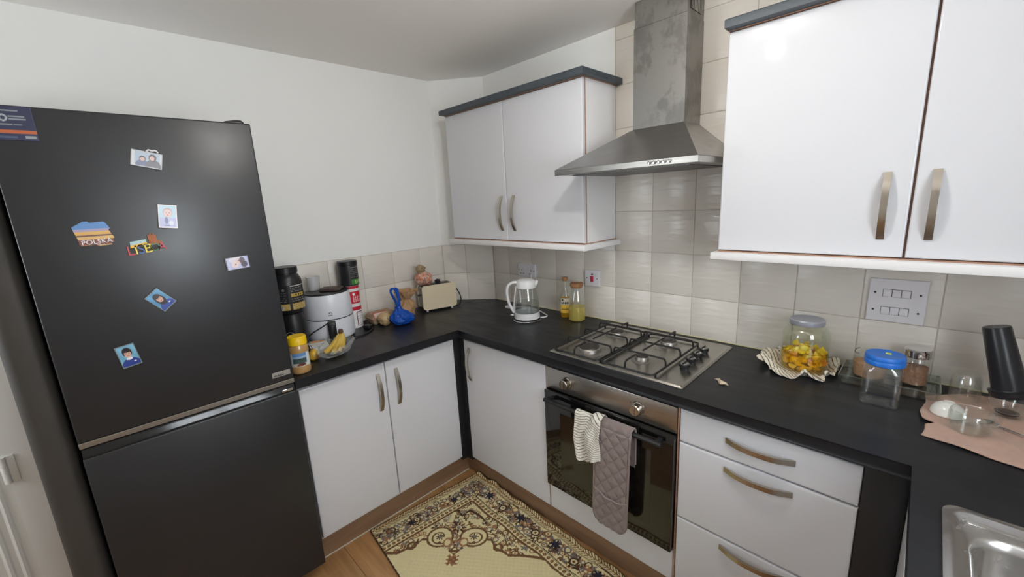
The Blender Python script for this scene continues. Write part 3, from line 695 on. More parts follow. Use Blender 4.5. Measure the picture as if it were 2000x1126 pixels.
# ------------------------------------------------------------------ hob
t = thing('gas_hob', 'stainless steel four-burner gas hob set in the worktop', 'hob', (1.526, -0.3, ZW))
HB0, HB1, HBY0, HBY1 = 1.2262, 1.8255, -0.5588, -0.046
rings = [rrect(HB0, HB1, HBY0, HBY1, 0.008, ZW+0.0003), rrect(HB0, HB1, HBY0, HBY1, 0.008, ZW+0.003), rrect(HB0+0.006, HB1-0.006, HBY0+0.006, HBY1-0.006, 0.008, ZW+0.008), rrect(HB0+0.016, HB1-0.016, HBY0+0.016, HBY1-0.016, 0.008, ZW+0.0078), rrect(HB0+0.022, HB1-0.022, HBY0+0.022, HBY1-0.022, 0.01, ZW+0.006)]
obj('hob_plate', loft(rings, None, True, True), HOBS, t)
ZB = ZW+0.006
ALU = mat('burner alloy', (168, 164, 158), 0.4, 0.9, var=(30, 0.15))
CAPM = mat('burner cap', (58, 54, 50), 0.4, var=(30, 0.2))
for bx_, by_, r in ((1.371, -0.458, 0.047), (1.357, -0.205, 0.034), (1.599, -0.418, 0.026), (1.604, -0.185, 0.034)):
    c = (bx_, by_, ZB)
    b_ = obj('burner', lathe([(0, 0.001), (r*1.65, 0.0005), (r*1.5, 0.003), (r*1.2, 0.005), (r*1.05, 0.004), (r*1.0, 0.016), (r*0.93, 0.019), (0, 0.019)], c, 30), ALU, t)
    obj('burner_cap', lathe([(r*0.9, 0.019), (r*0.93, 0.021), (r*0.9, 0.0245), (r*0.6, 0.0262), (0, 0.0268)], c, 30), CAPM, b_)
    obj('spark_pin', lathe([(0, 0), (0.0025, 0), (0.0025, 0.02), (0, 0.022)], (bx_-r*1.12, by_+0.004, ZB), 8), PLASTIC, b_)
def grate(xa, xb):
    g_ = obj('pan_support', tube(rrect(xa, xb, -0.552, -0.116, 0.018, ZW+0.0165, 4), 0.0042, 8, True), IRON, t)
    zt, zf, xm = ZW+0.047, ZW+0.0165, (xa+xb)/2
    def bar(p): obj('bar', tube(spline(p, 4) if len(p) > 5 else p, 0.0040, 8), IRON, g_)
    for yb in (-0.446, -0.314, -0.188):
        bar([(xa, yb, zf), (xa+0.001, yb, zt-0.012), (xa+0.006, yb, zt-0.003), (xa+0.016, yb, zt), (xm, yb, zt), (xb-0.016, yb, zt), (xb-0.006, yb, zt-0.003), (xb-0.001, yb, zt-0.012), (xb, yb, zf)])
    bar([(xm, -0.552, zf), (xm, -0.551, zt-0.01), (xm, -0.545, zt-0.002), (xm, -0.535, zt), (xm, -0.52, zt), (xm, -0.47, zt)])
    bar([(xm, -0.41, zt), (xm, -0.218, zt)])
    bar([(xm, -0.116, zf), (xm, -0.115, zt-0.01), (xm, -0.11, zt-0.002), (xm, -0.12, zt), (xm, -0.13, zt), (xm, -0.165, zt)])
    for fx_ in (xa, xb):
        for fy_ in (-0.53, -0.135): obj('foot', lathe([(0, 0), (0.004, 0), (0.004, 0.011), (0, 0.011)], (fx_, fy_, ZB), 8), IRON, g_)
grate(1.246, 1.474); grate(1.486, 1.712)
for kx, ky in ((1.765, -0.400), (1.762, -0.330), (1.760, -0.262), (1.758, -0.195)):
    k_ = obj('knob', lathe([(0.017, 0.0), (0.0165, 0.008), (0.0205, 0.014), (0.0205, 0.021), (0.018, 0.023), (0, 0.0235)], (kx, ky, ZB), 24), BLK, t)
    obj('knob_top', lathe([(0.0165, 0.0), (0.015, 0.002), (0, 0.0022)], (kx, ky, ZB+0.0232), 24), mat('knob silver', (150, 148, 145), 0.35, 0.8), k_)
    obj('pointer', bx(kx-0.0025, kx+0.0025, ky-0.017, ky+0.017, ZB+0.024, ZB+0.030, 0.0012), BLK, k_)

# ------------------------------------------------------------------ sockets and switches
def plate(name, label, cat, x0, x1, z0, z1, th=0.011):
    t = thing(name, label, cat, ((x0+x1)/2, 0, z0))
    bm = bx(x0, x1, -th, -0.0003, z0, z1); es = [e for e in bm.edges if all(abs(v.co.y+th) < 1e-6 for v in e.verts)]
    bmesh.ops.bevel(bm, geom=es, offset=0.003, segments=3, affect='EDGES', profile=0.6); obj('face_plate', bm, SOCK, t); return t
def screw(t, x, z, th=0.011, r=0.0034):
    bm = lathe([(0, 0.0006), (r, 0.0004), (r, 0), (0, 0)], (0, 0, 0), 12); bm.transform(frame((x, -th, z), (1, 0, 0), (0, 0, 1))); obj('screw', bm, mat('dull screw', (70, 68, 70), 0.5, 0.6), t)
SX = plate('wall_socket', 'white double wall socket behind the glass kettle', 'socket', 0.516, 0.663, 1.099, 1.180)
for cx in (0.552, 0.628):
    for dx, dz, w, h in ((0, .012, .005, .010), (-.0125, -.010, .009, .005), (.0125, -.010, .009, .005)): obj('pin_hole', bx(cx+dx-w/2, cx+dx+w/2, -0.0114, -0.010, 1.128+dz-h/2, 1.128+dz+h/2), BLK, SX)
for cx in (0.575, 0.605): obj('rocker', bx(cx-.008, cx+.008, -0.0135, -0.010, 1.147, 1.168, 0.001), SOCK, SX)
screw(SX, .526, 1.140); screw(SX, .653, 1.140)
CK = plate('cooker_switch', 'square white cooker switch with a red rocker on the tiles', 'switch', 1.041, 1.131, 1.094, 1.181, 0.016)
obj('rocker', bx(1.078, 1.096, -0.0195, -0.015, 1.118, 1.151, 0.0015), mat('red rocker', (196, 40, 78), 0.3), CK)
obj('neon', bx(1.0805, 1.0935, -0.0172, -0.015, 1.156, 1.164, 0.0015), BLK, CK)
screw(CK, 1.053, 1.138, 0.016); screw(CK, 1.119, 1.138, 0.016)
SW = plate('switch_panel', 'large white switch panel with two rows of three rockers', 'switch', 2.240, 2.388, 1.103, 1.252)
for zc in (1.2035, 1.142):
    obj('rocker_frame', bx(2.2765, 2.3485, -0.0116, -0.010, zc-.0135, zc+.0135), mat('switch gap', (110, 108, 112), 0.6), SW)
    for i in range(3):
        x0 = 2.278+0.0236*i
        bm = bx(x0, x0+.0216, -0.0145, -0.011, zc-.0122, zc+.0122, 0.001); 
        for v in bm.verts:
            if v.co.y < -0.013: v.co.y += (v.co.z-zc)*0.09
        obj('rocker', bm, SOCK, SW)
    screw(SW, 2.257, zc); screw(SW, 2.371, zc)

# ------------------------------------------------------------------ kettle
t = thing('glass_kettle', 'clear glass kettle with white lid, handle and base near the corner', 'kettle', (0.80, -0.243, ZW))
c = (0.80, -0.243, ZW); KL = Vector((-0.70, -0.714, 0)); KR = -KL
obj('power_base', lathe([(0, 0), (0.074, 0), (0.076, 0.004), (0.074, 0.009), (0.066, 0.0125), (0, 0.0125)], c, 32), BLK, t)
obj('base_ring', lathe([(0.077, 0.0005), (0.079, 0.002), (0.077, 0.0045), (0.0755, 0.002)], c, 32), CHROME, t)
KB = sheet('collar', 96, 8, lambda u, v: np.stack([c[0]+(0.0725-0.0015*v+0.0009*np.sign(np.sin(u*2*PI*18+v*7))*np.sign(np.sin(u*2*PI*18-v*7)))*np.cos(2*PI*u), c[1]+(0.0725-0.0015*v+0.0009*np.sign(np.sin(u*2*PI*18+v*7))*np.sign(np.sin(u*2*PI*18-v*7)))*np.sin(2*PI*u), ZW+0.014+0.034*v], -1), None, PLASTIC, t)
obj('collar_bottom', lathe([(0.072, 0.013), (0.06, 0.0128), (0, 0.0128)], c, 32), PLASTIC, t)
obj('glass_body', lathe([(0.0700, 0.047), (0.0715, 0.06), (0.0710, 0.085), (0.0660, 0.13), (0.0590, 0.165), (0.0530, 0.195), (0.0515, 0.195), (0.0575, 0.165), (0.0645, 0.13), (0.0695, 0.085), (0.0700, 0.06), (0.069, 0.049)], c, 36), CLEAR, t)
obj('water', lathe([(0, 0.049), (0.067, 0.049), (0.069, 0.06), (0.069, 0.08), (0.0665, 0.105), (0, 0.105)], c, 32), murky('kettle water', (236, 238, 238), (170, 172, 170), 0.16, 0.05), t)
obj('lid_collar', lathe([(0.0535, 0.186), (0.0555, 0.188), (0.0530, 0.219), (0.050, 0.224), (0.044, 0.226), (0.044, 0.188)], c, 36), PLASTIC, t)
obj('lid', lathe([(0.0475, 0.222), (0.046, 0.229), (0.034, 0.234), (0, 0.236)], c, 32), PLASTIC, t)
sp = [Vector(c)+KR*0.048+Vector((0, 0, 0.205)), Vector(c)+KR*0.060+Vector((0, 0, 0.213)), Vector(c)+KR*0.066+Vector((0, 0, 0.222))]
obj('spout', tube(sp, [0.020, 0.013, 0.007], 10), PLASTIC, t)
hp = [Vector(c)+KL*a+Vector((0, 0, b)) for a, b in ((0.046, 0.218), (0.075, 0.217), (0.099, 0.20), (0.108, 0.165), (0.104, 0.12), (0.092, 0.08), (0.073, 0.045))]
obj('handle', tube(spline(hp, 6), 0.0115, 10, flat=0.75), PLASTIC, t)
obj('handle_strip', tube([Vector(c)+KL*a+Vector((0, 0, b)) for a, b in ((0.056, 0.195), (0.066, 0.135), (0.0725, 0.08), (0.0735, 0.045))], 0.0042, 8), PLASTIC, t)
obj('inner_gauge', bx(c[0]+0.012, c[0]+0.020, c[1]-0.066, c[1]-0.064, ZW+0.115, ZW+0.185, 0.001), PLASTIC, t)
obj('switch_tab', bx(c[0]-0.068, c[0]-0.052, c[1]-0.068, c[1]-0.052, ZW+0.028, ZW+0.034, 0.002), PLASTIC, t)
obj('cord', tube(spline([(0.850, -0.186, ZW+0.006), (0.866, -0.165, ZW+0.006), (0.855, -0.135, ZW+0.006), (0.79, -0.10, ZW+0.006), (0.69, -0.06, ZW+0.006), (0.60, -0.08, ZW+0.006), (0.545, -0.11, ZW+0.006)], 8), 0.0036, 8), PLASTIC, t)
obj('socket_cord', tube(spline([(0.640, -0.012, 1.122), (0.645, -0.03, 1.10), (0.648, -0.025, 1.0), (0.65, -0.04, ZW+0.008)], 8), 0.0036, 8), PLASTIC, t)
bm = tube([(0.545+0.027*math.cos(a), -0.135+0.02*math.sin(a), ZW+0.005+0.0007*a) for a in np.linspace(0, 4*PI, 40)], 0.0036, 8)
tag(obj('cord_coil', bm, PLASTIC), 'small coil of white cord on the worktop left of the kettle', 'cord')

# ------------------------------------------------------------------ oil bottle and carafe
t = thing('oil_bottle', 'tall bottle of golden oil with label and cork beside the tiles', 'bottle', (0.945, -0.075, ZW))
c = (0.945, -0.075, ZW)
pr = [(0.030, 0.0), (0.0315, 0.01), (0.0305, 0.12), (0.027, 0.14), (0.0155, 0.162), (0.0135, 0.18), (0.0135, 0.205), (0.0155, 0.207), (0.0155, 0.213)]
obj('bottle_glass', lathe([(0, 0)]+pr+[(r-0.002, z) for r, z in pr[::-1][:-1]], c, 28), CLEAR, t)
obj('oil', lathe([(0, 0.004)]+[(r-0.0025, z+0.003) for r, z in pr[:2]]+[(0.0283, 0.115), (0, 0.115)], c, 28), murky('golden oil', (250, 222, 90), (224, 172, 30), 0.40), t)
obj('cork_stopper', lathe([(0, 0.208), (0.011, 0.208), (0.013, 0.215), (0.0165, 0.217), (0.0165, 0.231), (0, 0.233)], c, 20), CORK, t)
def oil_label(u, v):
    k = np.tile(np.array((204., 196., 176.)), (len(u), 1)); k[(v < .55)] = (226, 184, 70)
    k[(v > .60) & (v < .76) & (np.sin(u*42) > -0.2) & (u > .12) & (u < .88)] = (40, 42, 52); k[(v > .22) & (v < .27) & (u > .15) & (u < .8)] = (110, 84, 40); k[disc(u, v, .25, .88, .08, .07)] = (60, 60, 60)
    return k
a0 = math.atan2(-1.8, 1.42)
sheet('bottle_label', 40, 30, lambda u, v: np.stack([c[0]+0.0318*np.cos(a0-1.05+2.1*u), c[1]+0.0318*np.sin(a0-1.05+2.1*u), ZW+0.030+0.085*v], -1), oil_label, PRINT, t)
t = thing('oil_carafe', 'squat corked glass carafe half full of pale oil', 'carafe', (1.040, -0.095, ZW)); c = (1.040, -0.095, ZW)
pr = [(0.042, 0.0), (0.0475, 0.006), (0.048, 0.06), (0.0475, 0.085), (0.043, 0.125), (0.034, 0.165), (0.031, 0.182), (0.033, 0.197)]
obj('carafe_glass', lathe([(0, 0)]+pr+[(r-0.002, z) for r, z in pr[::-1][:-1]]+[(0, 0.004)], c, 32), CLEAR, t)
obj('oil', lathe([(0, 0.005), (0.041, 0.005), (0.0455, 0.01), (0.0458, 0.06), (0.0455, 0.080), (0, 0.080)], c, 32), murky('pale oil', (252, 242, 170), (226, 212, 120), 0.40), t)
obj('cork_stopper', lathe([(0, 0.186), (0.029, 0.186), (0.0355, 0.196), (0.0355, 0.209), (0.034, 0.211), (0, 0.211)], c, 26), CORK, t)
# scrap on the worktop
sc = sheet('garlic_skin', 10, 4, lambda u, v: np.stack([1.880+0.052*u+0.004*np.sin(v*5), -0.408-0.036*u+(v-.5)*0.022*np.sin(PI*np.clip(u, .08, .97))+0.006*np.sin(u*9), ZW+0.002+0.010*(1-np.abs(2*v-1))*np.sin(PI*u)+0.003*u], -1), None, mat('papery skin', (206, 190, 160), 0.7), None, 0.0008)
tag(sc, 'dry scrap of papery garlic skin on the worktop right of the hob', 'scrap')

# ------------------------------------------------------------------ jar of citrus on a striped cloth
JX, JY = 2.089, -0.118
STR = printed('striped cotton', 0.85, 0.2, (400, 0.2))
def stripe_col(coord, per=0.0105, wid=0.22, base=(222, 214, 196), dk=(74, 66, 58)):
    k = np.tile(np.array(base, float), (len(coord), 1)); f = np.mod(coord/per, 1.0); k[f < wid] = dk; return k
def cl_rad(a): return 0.118+0.026*np.clip(np.cos(a-3.25), 0, 1)**2+0.012*np.sin(3*a+0.5)+0.009*np.sin(7*a+2)+0.006*np.sin(11*a)
def cl_pos(u, v):
    a = 2*PI*u; R = cl_rad(a); r = R*v
    x = JX+r*np.cos(a)*1.06; y = JY+r*np.sin(a)*0.98
    x = np.minimum(x, 2.190)
    over = np.maximum(y+0.012, 0); y = np.minimum(y, -0.012)
    out = np.clip((r-0.08)/(R-0.08+1e-6), 0, 1)
    fold = 0.010+0.011*np.sin(9*a+1.0)+0.008*np.sin(5*a+2.2)+0.005*np.sin(17*a)
    left = np.clip(np.cos(a-2.7), 0, 1)*0.020+np.clip(np.cos(a-0.25), 0, 1)*0.014
    z = ZW+0.0025+np.where(r > 0.08, np.sin(out*PI*0.75)*np.maximum(fold+left, 0.001)+0.001, 0.0)+over*0.9
    return np.stack([x, y, z], -1)
cl = sheet('striped_cloth', 260, 110, cl_pos, lambda u, v: stripe_col(cl_rad(2*PI*u)*v*np.sin(2*PI*u+0.9)+0.004*np.sin(2*PI*u*4)+1, 0.0125), STR, None, 0.0016, offset=1.0)
tag(cl, 'crumpled cream cloth with dark stripes under the big glass jar', 'cloth')
JZ = ZW+0.0048; c = (JX, JY, JZ)
t = thing('glass_jar', 'large glass jar of yellow citrus peel with a silver lid', 'jar', c)
pr = [(0.066, 0.0), (0.0735, 0.006), (0.0750, 0.02), (0.0750, 0.13), (0.072, 0.145), (0.060, 0.163), (0.050, 0.168), (0.050, 0.184)]
obj('jar_glass', lathe([(0, 0)]+pr+[(r-0.003, z) for r, z in pr[::-1][:-1]]+[(0, 0.004)], c, 40), glass('greenish glass', (250, 252, 248)), t)
obj('lid', lathe([(0.0535, 0.170), (0.0545, 0.172), (0.0545, 0.186), (0.051, 0.190), (0.047, 0.1885), (0, 0.1885)], c, 40), mat('silver lid', (186, 189, 200), 0.42, 0.55, var=(14, 0.06)), t)
obj('brine', lathe([(0, 0.005), (0.063, 0.005), (0.0715, 0.02), (0.0715, 0.060), (0, 0.060)], c, 36), murky('amber brine', (255, 238, 150), (240, 180, 50), 0.08), t)
CIT = [mat('yellow peel', (244, 200, 20), 0.4, var=(60, 0.2)), mat('orange peel', (226, 150, 28), 0.4, var=(60, 0.2)), mat('pale peel', (240, 214, 80), 0.45, var=(60, 0.2))]
for i in range(58):
    a = 2.39996*i; lay = i/58; rr = 0.058*math.sqrt(((i*0.618) % 1)*0.45+0.55) if i < 46 else 0.05*math.sqrt((i*0.618) % 1); zz = 0.012+0.066*lay
    ce = Vector((JX+rr*math.cos(a), JY+rr*math.sin(a), JZ+zz+0.006*math.sin(i*1.7)))
    bm = NB(); bmesh.ops.create_icosphere(bm, subdivisions=2, radius=1.0)
    sd = i*3.1
    for v in bm.verts:
        n_ = mnoise.noise(v.co*1.6+Vector((sd, 0, 0))); v.co *= 1+0.35*n_
        v.co.x *= 0.0165; v.co.y *= 0.0125; v.co.z *= 0.0065; v.co.z += 0.009*((v.co.x/0.016)**2)-0.004
    bm.transform(Matrix.Translation(ce) @ Matrix.Rotation(a*1.3, 4, 'Z') @ Matrix.Rotation(0.9*math.sin(i*2.3), 4, 'X') @ Matrix.Rotation(0.9*math.cos(i*1.1), 4, 'Y'))
    obj('citrus_piece', bm, CIT[0 if (i*7) % 10 < 7 else (1 if (i*7) % 10 < 8 else 2)], t)

# ------------------------------------------------------------------ glass tray with jars, blue-lidded container
t = thing('glass_tray', 'rectangular glass tray holding two jars under the switch panel', 'tray', (2.32, -0.10, ZW))
TG = glass('tray glass', (240, 245, 243), 0.05, 1.0, 1.5, 0.14)
rings = [rrect(2.208, 2.440, -0.172, -0.016, 0.008, ZW+0.0005), rrect(2.202, 2.446, -0.178, -0.010, 0.010, ZW+0.006), rrect(2.199, 2.449, -0.181, -0.007, 0.010, ZW+0.028),
         rrect(2.203, 2.445, -0.177, -0.011, 0.009, ZW+0.029), rrect(2.206, 2.442, -0.174, -0.014, 0.008, ZW+0.008), rrect(2.21, 2.438, -0.170, -0.018, 0.006, ZW+0.005)]
obj('tray_shell', loft(rings, None, True, True), TG, t)
obj('tray_rim', tube(rrect(2.201, 2.447, -0.179, -0.009, 0.010, ZW+0.0288, 4), 0.0018, 6, True), glass('rim glass', (200, 214, 210), 0.1, 1.0, 1.6, 0.35), t)
BROWN = mat('brown powder', (150, 112, 88), 0.9, var=(120, 0.2))
t = thing('glass_jar', 'jar of brown powder with a shiny chrome lid standing on the glass tray', 'jar', (2.385, -0.062, ZW+0.0055)); c = (2.385, -0.062, ZW+0.0055)
pr = [(0.030, 0), (0.0345, 0.005), (0.0350, 0.07), (0.033, 0.09), (0.0275, 0.100)]
obj('jar_glass', lathe([(0, 0)]+pr+[(r-0.0025, z) for r, z in pr[::-1][:-1]]+[(0, 0.004)], c, 28), CLEAR, t)
obj('powder', lathe([(0, 0.0045), (0.028, 0.005), (0.0318, 0.008), (0.0322, 0.062), (0.02, 0.066), (0, 0.064)], c, 28), BROWN, t)
obj('chrome_lid', lathe([(0.029, 0.096), (0.0345, 0.097), (0.0352, 0.101), (0.0345, 0.120), (0.032, 0.1235), (0, 0.1235)], c, 28), CHROME, t)
t = thing('glass_jar', 'ribbed glass storage jar with brown contents behind the blue-lidded container', 'jar', (2.272, -0.072, ZW+0.0055)); c = (2.272, -0.072, ZW+0.0055)
pr = [(0.043, 0), (0.0475, 0.005), (0.0480, 0.06), (0.044, 0.078), (0.031, 0.086), (0.030, 0.094)]
obj('jar_glass', lathe([(0, 0)]+pr+[(r-0.0025, z) for r, z in pr[::-1][:-1]]+[(0, 0.004)], c, 30), CLEAR, t)
bm = lathe([(0, 0.0045), (0.041, 0.005), (0.0445, 0.008), (0.0448, 0.052), (0.03, 0.057), (0, 0.056)], c, 60)
for i, v in enumerate(bm.verts):
    d = Vector((v.co.x-c[0], v.co.y-c[1], 0))
    if d.length > 0.035: k = 1-0.02*(1+math.sin(math.atan2(d.y, d.x)*30)); v.co.x = c[0]+d.x*k; v.co.y = c[1]+d.y*k
obj('contents', bm, mat('brown sugar', (176, 136, 104), 0.9, var=(150, 0.2)), t)
obj('glass_lid', lathe([(0.032, 0.094), (0.034, 0.096), (0.034, 0.103), (0.028, 0.106), (0.012, 0.107), (0.0, 0.107)], c, 28), CLEAR, t)
obj('clasp', tube(spline([(c[0]-0.030, c[1]-0.012, c[2]+0.080), (c[0]-0.041, c[1]-0.014, c[2]+0.084), (c[0]-0.040, c[1]-0.014, c[2]+0.096), (c[0]-0.030, c[1]-0.012, c[2]+0.101)], 5), 0.0016, 6), CHROME, t)
t = thing('plastic_container', 'clear square plastic container with a blue screw lid', 'container', (2.315, -0.268, ZW))
BXc, BYc = 2.315, -0.268
def sq(r, rad, z): return [(p[0], p[1], p[2]) for p in rrect(BXc-r, BXc+r, BYc-r, BYc+r, rad, z, 5)]
rings = [sq(0.030, 0.012, ZW+0.004), sq(0.040, 0.014, ZW+0.0005), sq(0.0445, 0.016, ZW+0.006), sq(0.0455, 0.016, ZW+0.02), sq(0.0455, 0.016, ZW+0.105), sq(0.0445, 0.024, ZW+0.118), sq(0.0425, 0.036, ZW+0.127), sq(0.0425, 0.042, ZW+0.132)]
bm = loft(rings, None, True, False); bm2 = NB()
obj('clear_body', bm, PET, t)
rings = [sq(0.0435, 0.015, ZW+0.012), sq(0.0437, 0.015, ZW+0.10), sq(0.041, 0.03, ZW+0.122)]
obj('inner_wall', loft(rings), PET, t)
BLUEL = mat('blue lid plastic', (36, 112, 208), 0.35)
ld_ = obj('lid', lathe([(0.0465, 0.127), (0.0485, 0.129), (0.0490, 0.140), (0.0475, 0.143), (0.0480, 0.146), (0.0475, 0.154), (0.045, 0.1575), (0.040, 0.156), (0, 0.156)], (BXc, BYc, ZW), 40), BLUEL, t)
o = obj('price_sticker', bx(BXc-0.0005, BXc+0.0125, BYc-0.006+0.012, BYc+0.006+0.012, ZW+0.1560, ZW+0.1568), mat('yellow sticker', (226, 232, 60), 0.5), ld_); o['label'] = 'small yellow sticker on the lid'

# ------------------------------------------------------------------ beige mat with drying glasses
MATC = mat('beige microfibre', (184, 150, 132), 0.9, var=(40, 0.06), bump=(500, 0.4), sheen=0.3)
def mat_pos(u, v):
    x0 = 2.412+0.006*np.sin(v*9); x0 = x0+0.022*np.exp(-((v-0.30)/0.035)**2)
    x = x0+(2.80-x0)*u
    yf = -0.432-0.27*(x-2.408); yb = -0.155+0.10*np.clip((x-2.41)/0.1, 0, 1)
    y = yf+(yb-yf)*v
    z = ZW+0.0062+0.0015*np.sin(x*60+y*20)+0.001*np.sin(y*80)+0.010*np.exp(-((u)/0.03)**2)*np.exp(-((v-0.42)/0.10)**2)
    return np.stack([x, y, z], -1)
mo = sheet('drying_mat', 90, 70, mat_pos, None, MATC, None, 0.003, offset=-1.0)
tag(mo, 'beige drying cloth spread under washed glasses at the right end', 'cloth')
MZ = ZW+0.0088
t = thing('drinking_glass', 'upturned clear tumbler at the back of the beige drying cloth', 'glass', (2.497, -0.120, MZ)); c = (2.497, -0.120, MZ)
pr = [(0.0335, 0), (0.0345, 0.003), (0.0350, 0.05), (0.033, 0.072), (0.026, 0.083), (0.0, 0.085)]
obj('tumbler', lathe(pr+[(0, 0.078), (0.024, 0.077), (0.031, 0.068), (0.033, 0.05), (0.0325, 0.003)], c, 30), THICKG, t)
t = thing('glass_mug', 'small clear glass mug with a handle at the front of the drying cloth', 'mug', (2.502, -0.338, MZ)); c = (2.502, -0.338, MZ)
pr = [(0.0, 0.0), (0.037, 0.0), (0.043, 0.006), (0.0445, 0.02), (0.0435, 0.045), (0.041, 0.052)]
obj('cup', lathe(pr+[(0.038, 0.050), (0.0405, 0.044), (0.0415, 0.02), (0.039, 0.008), (0, 0.006)], c, 32), THICKG, t)
obj('rim_ring', lathe([(0.0405, 0.052), (0.042, 0.0535), (0.0395, 0.0545), (0.038, 0.0525)], c, 32), THICKG, t)
hd = Vector((0.80, 0.60, 0)); hc = Vector(c)
obj('handle', tube(spline([hc+hd*0.041+Vector((0, 0, 0.046)), hc+hd*0.060+Vector((0, 0, 0.045)), hc+hd*0.068+Vector((0, 0, 0.03)), hc+hd*0.060+Vector((0, 0, 0.012)), hc+hd*0.042+Vector((0, 0, 0.010))], 6), 0.0048, 8), THICKG, t)
WD = lathe([(0.036, 0.0), (0.037, 0.002), (0.035, 0.014), (0.028, 0.026), (0.017, 0.033), (0.012, 0.034), (0.012, 0.037), (0, 0.037)], (2.462, -0.262, MZ), 30)
tag(obj('small_bowl', WD, mat('white porcelain', (232, 232, 226), 0.15)), 'small white upturned bowl behind the glass mug on the drying cloth', 'bowl')
t = thing('glass_bowl', 'clear glass bowl with a dark base under the leaning black tumbler', 'bowl', (2.578, -0.175, MZ)); c = (2.578, -0.175, MZ)
obj('bowl_glass', lathe([(0, 0.0), (0.026, 0.0), (0.034, 0.012), (0.039, 0.032), (0.041, 0.044), (0.039, 0.044), (0.037, 0.033), (0.031, 0.014), (0, 0.006)], c, 30), CLEAR, t)
obj('dark_base', lathe([(0, 0.0062), (0.022, 0.0062), (0.024, 0.010), (0, 0.011)], c, 24), BLK, t)
# leaning black tumbler
M4 = Matrix.Translation((2.583, -0.150, MZ+0.050)) @ Matrix.Rotation(math.radians(-15), 4, 'Y') @ Matrix.Rotation(math.radians(-4), 4, 'X')
bm = lathe([(0, 0), (0.041, 0), (0.0425, 0.003), (0.0425, 0.016), (0.0375, 0.020), (0.0360, 0.022), (0.0285, 0.195), (0.027, 0.199), (0, 0.199)], (0, 0, 0), 36); bm.transform(M4)
t = thing('travel_tumbler', 'tall black tumbler leaning upside down among the drying glasses', 'tumbler', M4.translation)
obj('cup', bm, mat('satin black', (30, 32, 38), 0.3), t)
bm = lathe([(0.0426, 0.0175), (0.0434, 0.0172), (0.0434, 0.0185), (0.0426, 0.019)], (0, 0, 0), 36); bm.transform(M4); obj('lid_seam', bm, BLK, t)
SPN = tube(spline([(2.555, -0.272, MZ+0.002), (2.60, -0.305, MZ+0.003), (2.66, -0.345, MZ+0.003)], 5), [0.003]*11, 8, flat=0.4)
t = thing('teaspoon', 'steel teaspoon lying at the right edge of the drying cloth', 'spoon', (2.60, -0.30, MZ))
obj('handle', SPN, CHROME, t)
bm = lathe([(0, -0.003), (0.008, -0.0015), (0.0105, 0.0015), (0.0085, 0.0005), (0, -0.0015)], (0, 0, 0), 16, sx=1.5); bm.transform(Matrix.Translation((2.545, -0.264, MZ+0.004)) @ Matrix.Rotation(-0.65, 4, 'Z')); obj('bowl', bm, CHROME, t)

# ------------------------------------------------------------------ things on the left worktop
# peanut butter jar
t = thing('peanut_butter_jar', 'jar of peanut butter with a yellow lid beside the fridge', 'jar', (0.537, -1.378, ZW)); c = (0.537, -1.378, ZW)
obj('peanut_butter', lathe([(0, 0.002), (0.036, 0.002), (0.0395, 0.008), (0.0395, 0.030), (0.0375, 0.036), (0.0375, 0.088), (0.0395, 0.094), (0.039, 0.116), (0.034, 0.125), (0.034, 0.13), (0, 0.13)], c, 32), mat('peanut butter', (186, 146, 92), 0.25, var=(40, 0.12), coat=0.6), t)
obj('lid', lathe([(0.0355, 0.124), (0.0375, 0.126), (0.0375, 0.148), (0.0365, 0.150), (0.0365, 0.157), (0.034, 0.160), (0, 0.160)], c, 32), mat('yellow lid', (238, 196, 20), 0.35), t)
def pb_label(u, v):
    k = np.tile(np.array((214., 220., 222.)), (len(u), 1)); m_ = (u > .2) & (u < .78)
    k[m_ & (v > .62)] = (96, 140, 196); k[m_ & (v > .62) & (v < .78)] = (150, 176, 206); k[m_ & (v <= .62) & (v > .26)] = (66, 88, 84); k[m_ & (v > .45) & (v < .62) & (np.sin(u*14) > 0.3)] = (50, 72, 66)
    k[m_ & (v <= .26)] = (206, 196, 176); k[disc(u, v, .56, .16, .16, .10)] = (104, 52, 50); k[disc(u, v, .45, .11, .10, .07)] = (128, 70, 60)
    return k
a0 = math.atan2(-.51, 1.83)
sheet('jar_label', 48, 30, lambda u, v: np.stack([c[0]+0.0388*np.cos(a0-1.25+2.5*u), c[1]+0.0388*np.sin(a0-1.25+2.5*u), ZW+0.034+0.058*v], -1), pb_label, GPRINT, t)
# protein tub on a black canister
CT = (0.222, -1.292)
t = thing('black_canister', 'black canister with a round badge under the protein tub', 'canister', (*CT, ZW)); c = (*CT, ZW)
obj('can_body', lathe([(0, 0), (0.056, 0), (0.058, 0.006), (0.056, 0.150), (0.050, 0.178), (0.050, 0.190), (0, 0.190)], c, 32), BLK, t)
ad = math.atan2(-0.45, 2.0)
bm = tube([(0, 0.019*math.cos(a), 0.019*math.sin(a)) for a in np.linspace(0, 2*PI, 28, endpoint=False)], 0.0014, 6, True)
bm.transform(Matrix.Translation((c[0], c[1], 0)) @ Matrix.Rotation(ad-0.42, 4, 'Z') @ Matrix.Translation((0.0585, 0, ZW+0.088)))
obj('badge_ring', bm, mat('badge silver', (196, 198, 206), 0.3, 0.7), t)
t = thing('protein_tub', 'big black protein tub with gold labels stacked on the black canister', 'tub', (*CT, ZW+0.190)); c = (*CT, ZW+0.190)
obj('tub_body', lathe([(0, 0), (0.048, 0), (0.060, 0.008), (0.0655, 0.025), (0.0665, 0.14), (0.064, 0.165), (0.055, 0.184), (0.050, 0.190), (0.050, 0.198), (0, 0.198)], c, 36), mat('black tub', (28, 28, 30), 0.35), t)
bm = lathe([(0.052, 0.196), (0.0545, 0.198), (0.0545, 0.222), (0.052, 0.2255), (0, 0.2255)], c, 48); obj('lid', bm, BLK, t)
